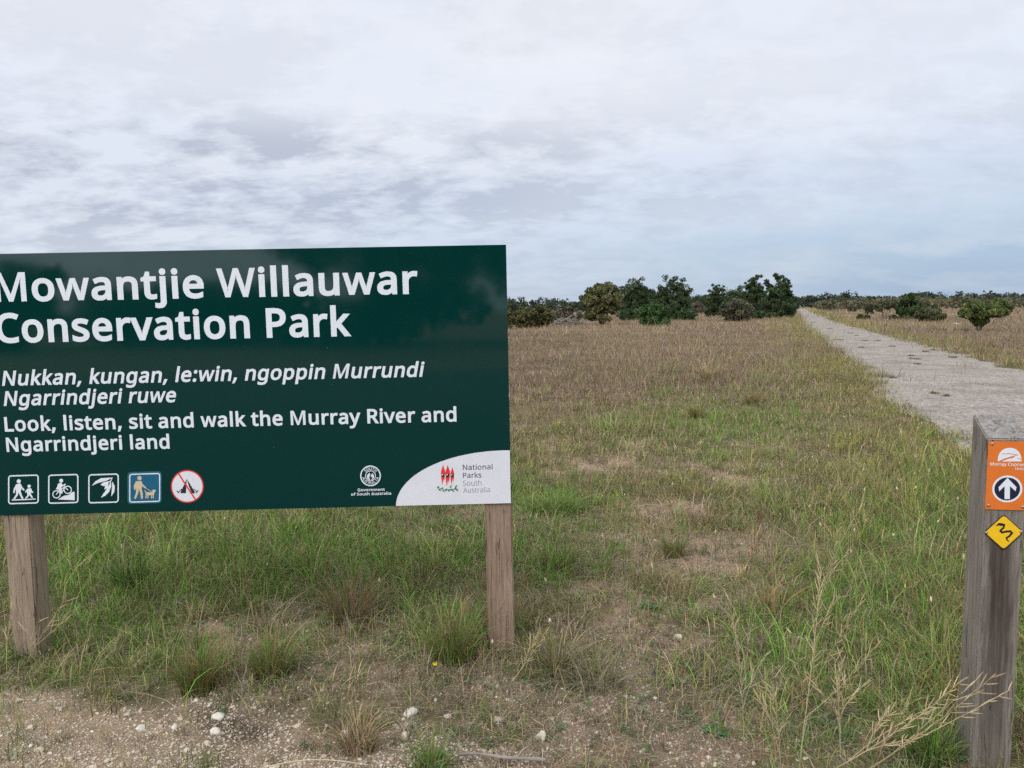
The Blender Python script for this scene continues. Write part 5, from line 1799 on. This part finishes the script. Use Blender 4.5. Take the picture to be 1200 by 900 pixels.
def woody(name, style, pl, pr, ptop, pbase, col, nleaf, label, cat, group=None, trunk=(0.10, 0.085, 0.07), leaf=0.15, pdepth=None):
    pc = (pl + pr) / 2
    b = at(pc, pbase)
    d = depth_of(b)
    b.z = 0
    Hh, Wd = (pbase - ptop) / FPX * d, (pr - pl) / FPX * d
    root = empty(name, b, label, cat, group)
    cen, rd = [], []
    ph0 = RNG.uniform(0, 50)
    if style == "pine":
        Wd *= 1.12
        heads = [(RNG.uniform(-0.12, 0.12), 0.0, 1.05, 0.95)]
        for i in range(4):
            a = i * 1.57 + RNG.uniform(-0.6, 0.6)
            heads.append((0.42 * math.cos(a), 0.42 * math.sin(a), RNG.uniform(0.72, 1.02), RNG.uniform(0.5, 0.66)))
        for hx, hy, ht, hw in heads:
            for i in range(34):
                t_ = 0.04 + 0.88 * (i + RNG.random()) / 34
                prof = hw * (0.55 + 0.45 * min(t_ / 0.2, 1)) * (1.0 - t_ ** 3.0) * RNG.uniform(0.7, 1.15) + 0.17
                a = RNG.uniform(0, 6.28)
                q = prof * Wd / 2 * RNG.uniform(0.15, 1.0)
                r = Wd * RNG.uniform(0.06, 0.12) * (1.1 - 0.35 * t_)
                lx, ly = hx * Wd / 2 + q * math.cos(a), hy * Wd / 2 + q * math.sin(a)
                cen.append((lx, ly, max(min(t_ * ht * Hh, Hh - r * 0.4), r * 0.6)))
                rd.append(r)
    elif style in ("round", "bush"):
        nl = 90
        z0 = 0.30 if style == "round" else 0.10
        for i in range(nl):
            a, e = RNG.uniform(0, 6.28), RNG.uniform(-0.55 if style == "round" else -0.98, 1.0)
            q = math.sqrt(max(0, 1 - e * e * 0.92)) * RNG.uniform(0.35, 0.95)
            r = min(Wd, Hh * 1.5) * RNG.uniform(0.075, 0.14)
            wob = 0.78 + 0.42 * vnoise(np.array([a * 0.9 + ph0]), np.array([e * 1.5 + ph0]), 3)[0]
            q *= wob if style == "bush" else 0.5 + 0.5 * wob
            e = min(e * (0.75 + 0.4 * vnoise(np.array([a * 0.8 + 7 + ph0]), np.array([ph0]), 8)[0]) if e > 0 else e, 1.0)
            zc_ = z0 + (1 - z0) * (0.40 + 0.52 * e) if style == "round" else 0.5 * (1 + e) * 0.88 + 0.04
            cen.append((q * Wd / 2 * math.cos(a), q * Wd / 2 * math.sin(a), max(zc_ * Hh - r * 0.2, r * 0.5))); rd.append(r)
        if style == "round":
            for i in range(30):
                a = RNG.uniform(0, 6.28)
                cen.append((0.42 * Wd * math.cos(a) * RNG.uniform(0.4, 1), 0.42 * Wd * math.sin(a), Hh * RNG.uniform(0.14, 0.45))); rd.append(Wd * 0.1)
    elif style == "spread":                                          # umbrella crown on several stems
        for i in range(60):
            a = RNG.uniform(0, 6.28)
            q = math.sqrt(RNG.random()) * 0.92
            r = Hh * RNG.uniform(0.10, 0.17)
            cen.append((q * Wd / 2 * math.cos(a), q * Wd / 2 * math.sin(a), Hh * (0.34 + 0.14 * q + (0.46 * (1 - q ** 2)) * RNG.uniform(0.2, 1.0)))); rd.append(r)
        for i in range(22):
            a = RNG.uniform(0, 6.28)
            q = RNG.uniform(0.1, 0.5)
            cen.append((q * Wd / 2 * math.cos(a), q * Wd / 2 * math.sin(a), Hh * (0.16 + 0.5 * q))); rd.append(Hh * 0.09)
    elif style == "open":
        for i in range(13):
            a = RNG.uniform(0, 6.28)
            q = RNG.uniform(0.2, 0.95)
            cen.append((q * Wd / 2 * math.cos(a), q * Wd / 2 * math.sin(a), Hh * RNG.uniform(0.45, 0.93))); rd.append(Hh * RNG.uniform(0.07, 0.14))
    bk = Bulk()
    leaf_cloud(bk, cen, rd, int(nleaf * 1.7), leaf, col, 0.22, 0.5 if style == "pine" else 0.1, 1.9 if style == "pine" else 1.5)
    crown = bk.build("crown" if style != "bush" else "foliage", LEAF_MAT)
    crown.parent = root
    mb = MB()
    tr = 0.028 * Hh
    if style == "pine":
        mb.tube([(0, 0, -0.1), (0.02 * Hh, 0, 0.3 * Hh), (0, 0.02 * Hh, 0.65 * Hh), (0, 0, 0.95 * Hh)], [tr * 1.2, tr, tr * 0.6, tr * 0.15], 8, trunk)
        for c in cen[::9]:
            z = c[2] - 0.08 * Hh
            mb.tube([(0, 0, max(z, 0.05 * Hh)), (c[0] * 0.5, c[1] * 0.5, c[2] - 0.03 * Hh), c], [tr * 0.3, tr * 0.2, tr * 0.06], 5, trunk)
    else:
        ns = {"round": 4, "bush": 6, "spread": 6, "open": 4}[style]
        tops = []
        for i in range(ns):
            a = i * 6.28 / ns + RNG.uniform(-0.4, 0.4)
            e = (Wd * 0.2 * math.cos(a), Wd * 0.2 * math.sin(a), Hh * (0.45 if style != "spread" else 0.4))
            s0 = 0.04 * Wd
            mb.tube([(s0 * math.cos(a), s0 * math.sin(a), -0.1), (e[0] * 0.55, e[1] * 0.55, e[2] * 0.5), e], [tr * 0.8, tr * 0.6, tr * 0.4], 6, trunk)
            tops.append(e)
        for c in cen:
            e = min(tops, key=lambda q: (q[0] - c[0]) ** 2 + (q[1] - c[1]) ** 2)
            mb.tube([e, ((e[0] + c[0]) / 2, (e[1] + c[1]) / 2, (e[2] * 0.4 + c[2] * 0.6)), c], [tr * 0.35, tr * 0.22, tr * 0.06], 4, trunk)
    tk = link_mesh("trunk" if style != "bush" else "branches", mb.v, mb.f, BARK_MAT, root, mb.c, True)
    return root


PINE = (0.047, 0.072, 0.027)
YPINE = (0.050, 0.100, 0.028)
OLIVE = (0.085, 0.088, 0.036)
GREYG = (0.110, 0.108, 0.068)
gL = "trees and shrubs across the field left of the path"
gR = "shrubs and small trees right of the path"
woody("pine_tree", "pine", 720, 766, 325, 373, PINE, 7000, "dark pine just right of the round olive tree", "tree", gL)
woody("pine_tree", "pine", 742, 774, 338, 372, PINE, 4500, "lower dark pine between the two taller pines", "tree", gL)
woody("pine_tree", "pine", 763, 808, 323, 373, PINE, 7500, "broad dark pine standing behind the bright young pine", "tree", gL)
woody("olive_tree", "round", 682, 730, 330, 381, (0.118, 0.122, 0.046), 8000, "round olive green tree with yellowish top", "tree", gL)
woody("green_shrub", "bush", 600, 628, 359, 385, (0.105, 0.100, 0.035), 3000, "olive shrub next to the sign's right edge", "shrub", gL)
woody("green_shrub", "bush", 618, 650, 357, 384, (0.095, 0.092, 0.035), 3500, "olive shrub right of the one beside the sign", "shrub", gL)
woody("green_shrub", "bush", 575, 606, 358, 386, (0.100, 0.095, 0.035), 3000, "olive shrub half hidden by the sign", "shrub", gL)
woody("grey_shrub", "bush", 646, 682, 358, 380, GREYG, 3500, "grey green shrub rising behind the dead branch pile", "shrub", gL)
woody("young_pine", "pine", 752, 783, 356, 382, YPINE, 4200, "bright green young pine in front of the dark pines", "tree", gL)
woody("green_shrub", "bush", 724, 748, 362, 376, (0.048, 0.085, 0.028), 2200, "bright green shrub left of the young pine", "shrub", gL)
woody("green_shrub", "bush", 742, 764, 360, 375, (0.055, 0.09, 0.03), 2200, "bright green shrub behind the young pine", "shrub", gL)
woody("green_shrub", "bush", 776, 796, 361, 376, (0.045, 0.085, 0.028), 2200, "green shrub touching the young pine's right side", "shrub", gL)
woody("green_shrub", "bush", 793, 816, 361, 376, (0.045, 0.085, 0.028), 2400, "green shrub at the right end of the young pine row", "shrub", gL)
woody("dark_tree", "round", 804, 832, 345, 366, (0.035, 0.05, 0.025), 2600, "small dark tree in the gap between pine groups", "tree", gL)
woody("grey_shrub", "bush", 806, 828, 353, 368, GREYG, 2400, "grey shrub in the gap between the pine groups", "shrub", gL)
woody("pine_tree", "pine", 826, 851, 332, 371, PINE, 4500, "slim dark pine left of the big grey bush", "tree", gL)
woody("pine_tree", "pine", 846, 878, 334, 369, PINE, 4500, "dark pine behind the big grey bush", "tree", gL)
woody("pine_tree", "pine", 871, 902, 321, 372, PINE, 6500, "left half of the tall double pine beside the path", "tree", gL)
woody("pine_tree", "pine", 894, 930, 321, 373, PINE, 7500, "right half of the tall double pine overhanging the path", "tree", gL)
woody("grey_shrub", "bush", 843, 884, 350, 377, (0.100, 0.098, 0.058), 5000, "big rounded grey olive bush in front of the pines", "shrub", gL)
woody("grey_shrub", "bush", 876, 890, 348, 366, GREYG, 1800, "narrow grey shrub right of the big grey bush", "shrub", gL)
woody("green_shrub", "bush", 879, 894, 364, 375, (0.045, 0.08, 0.028), 1500, "small green bush at the foot of the double pine", "shrub", gL)
woody("green_shrub", "bush", 920, 932, 358, 370, (0.045, 0.06, 0.028), 1200, "small dark bush at the path's left edge", "shrub", gL)
# right of the path
woody("dense_shrub", "bush", 1048, 1079, 343, 375, (0.060, 0.095, 0.030), 6000, "tall dense dark green shrub right of the path", "shrub", gR)
woody("green_shrub", "bush", 1073, 1105, 361, 377, (0.095, 0.105, 0.045), 4000, "low rounded olive bush right of the tall dense shrub", "shrub", gR)
woody("small_tree", "open", 1025, 1049, 354, 376, (0.075, 0.085, 0.035), 1300, "sparse open small tree left of the tall dense shrub", "tree", gR, leaf=0.11)
woody("small_tree", "round", 1013, 1024, 356, 369, (0.06, 0.065, 0.035), 1300, "small dark tree left of the sparse open tree", "tree", gR)
woody("grey_shrub", "bush", 992, 1004, 356, 366, GREYG, 1300, "small grey bush nearest the path", "shrub", gR)
woody("small_shrub", "bush", 1004, 1012, 368, 375, (0.06, 0.075, 0.03), 700, "tiny dark shrub left of the sparse open tree", "shrub", gR)
woody("small_shrub", "bush", 1012, 1020, 369, 375, (0.06, 0.075, 0.03), 700, "tiny shrub at the sparse open tree's foot", "shrub", gR)
woody("small_shrub", "bush", 1040, 1051, 369, 375, GREYG, 800, "tiny grey shrub at the foot of the tall dense shrub", "shrub", gR)
woody("small_tree", "round", 1089, 1098, 357, 365, (0.045, 0.06, 0.03), 900, "small round dark tree beyond the low olive bush", "tree", gR)
woody("spreading_tree", "spread", 1127, 1168, 348, 388, (0.105, 0.130, 0.040), 6500, "multi stemmed spreading tree with flat green crown", "tree", gR)
woody("green_shrub", "bush", 1152, 1183, 349, 373, (0.080, 0.108, 0.034), 4500, "rounded green shrub behind the spreading tree", "shrub", gR)


def brush_pile():
    b = at(664, 382)
    d = depth_of(b)
    w, h = 46 / FPX * d, 14 / FPX * d
    root = empty("branch_pile", b, "pile of dead grey branches beside the round olive tree", "branch pile", gL)
    mb = MB()
    R = random.Random(5)
    for k in range(110):
        x = R.gauss(0, 0.24) * w
        top = h * max(0.12, 1 - abs(x) / (0.62 * w)) * R.uniform(0.2, 1.0)
        a = R.uniform(0, 6.28)
        L = w * R.uniform(0.10, 0.26)
        dv = Vector((math.cos(a), math.sin(a), R.uniform(-0.2, 0.75))) * L
        p0 = Vector((x, R.uniform(-0.15, 0.15) * w, top * 0.6))
        p1 = p0 + dv
        p0 -= dv * 0.6
        for q in (p0, p1):
            q.z = max(q.z, 0.03)
        g_ = R.uniform(0.75, 1.2)
        mb.tube([p0, (p0 + p1) / 2 + Vector((0, 0, 0.06)), p1], [0.045, 0.035, 0.012], 5, (0.27 * g_, 0.235 * g_, 0.20 * g_))
    link_mesh("dead_branches", mb.v, mb.f, BARK_MAT, root, mb.c)


brush_pile()


def weed_mats():
    for px, py, w in ((1073, 422, 16), (1075, 428, 9), (1045, 444, 11), (1009, 408, 5), (1095, 463, 10), (1109, 466, 5), (1116, 420, 10), (1171, 431, 9),
                      (1093, 411, 5), (1045, 407, 7), (1084, 413, 8), (1067, 418, 7), (995, 391, 8), (1013, 400, 9), (984, 399, 12), (1029, 400, 7), (954, 378, 7),
                      (972, 386, 6), (1004, 394, 6), (1150, 424, 6)):
        b = at(px, py)
        d = depth_of(b)
        R0 = w / FPX * d * 0.5
        n = int(50 + 330 * R0)
        a, q = RNG.uniform(0, 6.28, n), np.sqrt(RNG.random(n)) * R0
        q *= 0.75 + 0.45 * np.sin(a * 2 + px) * np.sin(a * 3 + 2 * py)
        P = np.stack([q * np.cos(a), q * np.sin(a) * 1.6, np.full(n, 0.02)], 1)
        col = np.array([(0.15, 0.155, 0.06), (0.20, 0.18, 0.09), (0.20, 0.155, 0.10)])[RNG.choice(3, n)] * RNG.uniform(0.7, 1.3, (n, 1))
        V, Q, T, Cc = blades(P, RNG.uniform(0.02, 0.07, n), np.full(n, 0.007 + 0.0006 * d), RNG.uniform(0, 6.28, n), RNG.uniform(0.5, 2.2, n), col, col, 2, np.full(n, 0.2))
        o = link_mesh("weed_mat", V, [Q, T], GRASS_MAT, None, Cc)
        o.location = (b.x, b.y, 0.01)
        tag(o, "flat dark weed mat growing on the gravel path", "weed mat", "weed mats on the gravel path")


weed_mats()


def pale_rock():
    b = at(1121, 380)
    r = 3.2 / FPX * depth_of(b)
    V = stone_verts(ICO2[0], r) * np.array([1.5, 1, 0.6])
    o = link_mesh("field_rock", V, [ICO2[1]], STONE_MAT, None, np.repeat([[0.62, 0.6, 0.57]], len(V), 0))
    o.location = (b.x, b.y, r * 0.2)
    tag(o, "small pale rock out in the field left of the spreading tree", "rock")


pale_rock()


def mass(name, label, cat, px0, px1, n, r0, r1, h0, h1, col, leaf, per, sq=0.7, seed=0, tall=0.0):
    """a far-off belt of trees or scrub that reads as one mass"""
    bk = Bulk()
    cen, rd, cols = [], [], []
    for i in range(n):
        px = RNG.uniform(px0, px1)
        dist = RNG.uniform(r0, r1)
        a = math.atan((px - 600) / FPX)
        x, y = dist * math.tan(a), dist
        if path_dist(np.array([x]), np.array([y]))[0] < 2.5 and y < 335:
            continue
        hh = RNG.uniform(h0, h1) * (0.75 + 0.6 * fbm(np.array([px / 45.0]), np.array([3.0 + seed]), seed + 5)[0])
        if RNG.random() < tall:
            hh *= 1.35
        c = np.array(col) * RNG.uniform(0.75, 1.3) * RNG.uniform(0.92, 1.08, 3)
        k = 7
        w = hh * RNG.uniform(0.45, 0.85)
        cc = np.stack([x + RNG.normal(0, 0.36, k) * w, y + RNG.normal(0, 0.36, k) * w, hh * np.clip(RNG.uniform(0.15, 0.88, k), 0.1, 0.85)], 1)
        leaf_cloud(bk, cc, np.full(k, hh * 0.2) * RNG.uniform(0.6, 1.3, k), per, leaf, c, 0.2, 0.2, 1.3, sq)
    tag(bk.build(name, LEAF_MAT), label, cat, kind="stuff")


mass("scrub_belt", "belt of grey olive scrub beyond the field right of the path", "scrub", 925, 1500, 900, 190, 340, 2.0, 3.4, (0.115, 0.108, 0.062), 0.42, 110, seed=2)
mass("distant_woodland", "dark wooded skyline beyond the scrub right of the path", "woodland", 925, 1560, 620, 480, 640, 6.5, 8.3, (0.040, 0.052, 0.034), 0.95, 100, seed=4, tall=0.06)
mass("distant_woodland", "dark wooded skyline between the sign and the round olive tree", "woodland", -300, 925, 760, 360, 480, 6.0, 8.2, (0.040, 0.055, 0.030), 0.85, 90, seed=7, tall=0.08)


def behind_viewer():
    """the trees behind the viewer, seen only as reflections in the sign's enamel"""
    bk = Bulk()
    for x, y, h, w in ((-7.5, -30, 9, 7), (-2.5, -32, 10, 8), (3.5, -31, 9.5, 8), (-22.5, -31, 4.2, 3.0), (-12.5, -34, 3.0, 6), (-17, -35, 2.7, 8), (-29, -33, 3.2, 9), (9, -33, 9, 8), (-38, -34, 4, 9)):
        k = 26
        cen = np.stack([x + RNG.uniform(-0.5, 0.5, k) * w, y + RNG.uniform(-0.4, 0.4, k) * w, RNG.uniform(0.08, 0.9, k) * h], 1)
        cen[:, 0] = x + (cen[:, 0] - x) * (1.05 - 0.5 * (cen[:, 2] / h) ** 2)
        leaf_cloud(bk, cen, np.full(k, w * 0.19), 2600, 0.4, (0.04, 0.055, 0.025), 0.2)
    tag(bk.build("roadside_trees", LEAF_MAT), "dark trees behind the viewer, mirrored in the sign", "trees", kind="stuff")


behind_viewer()
bpy.context.view_layer.update()
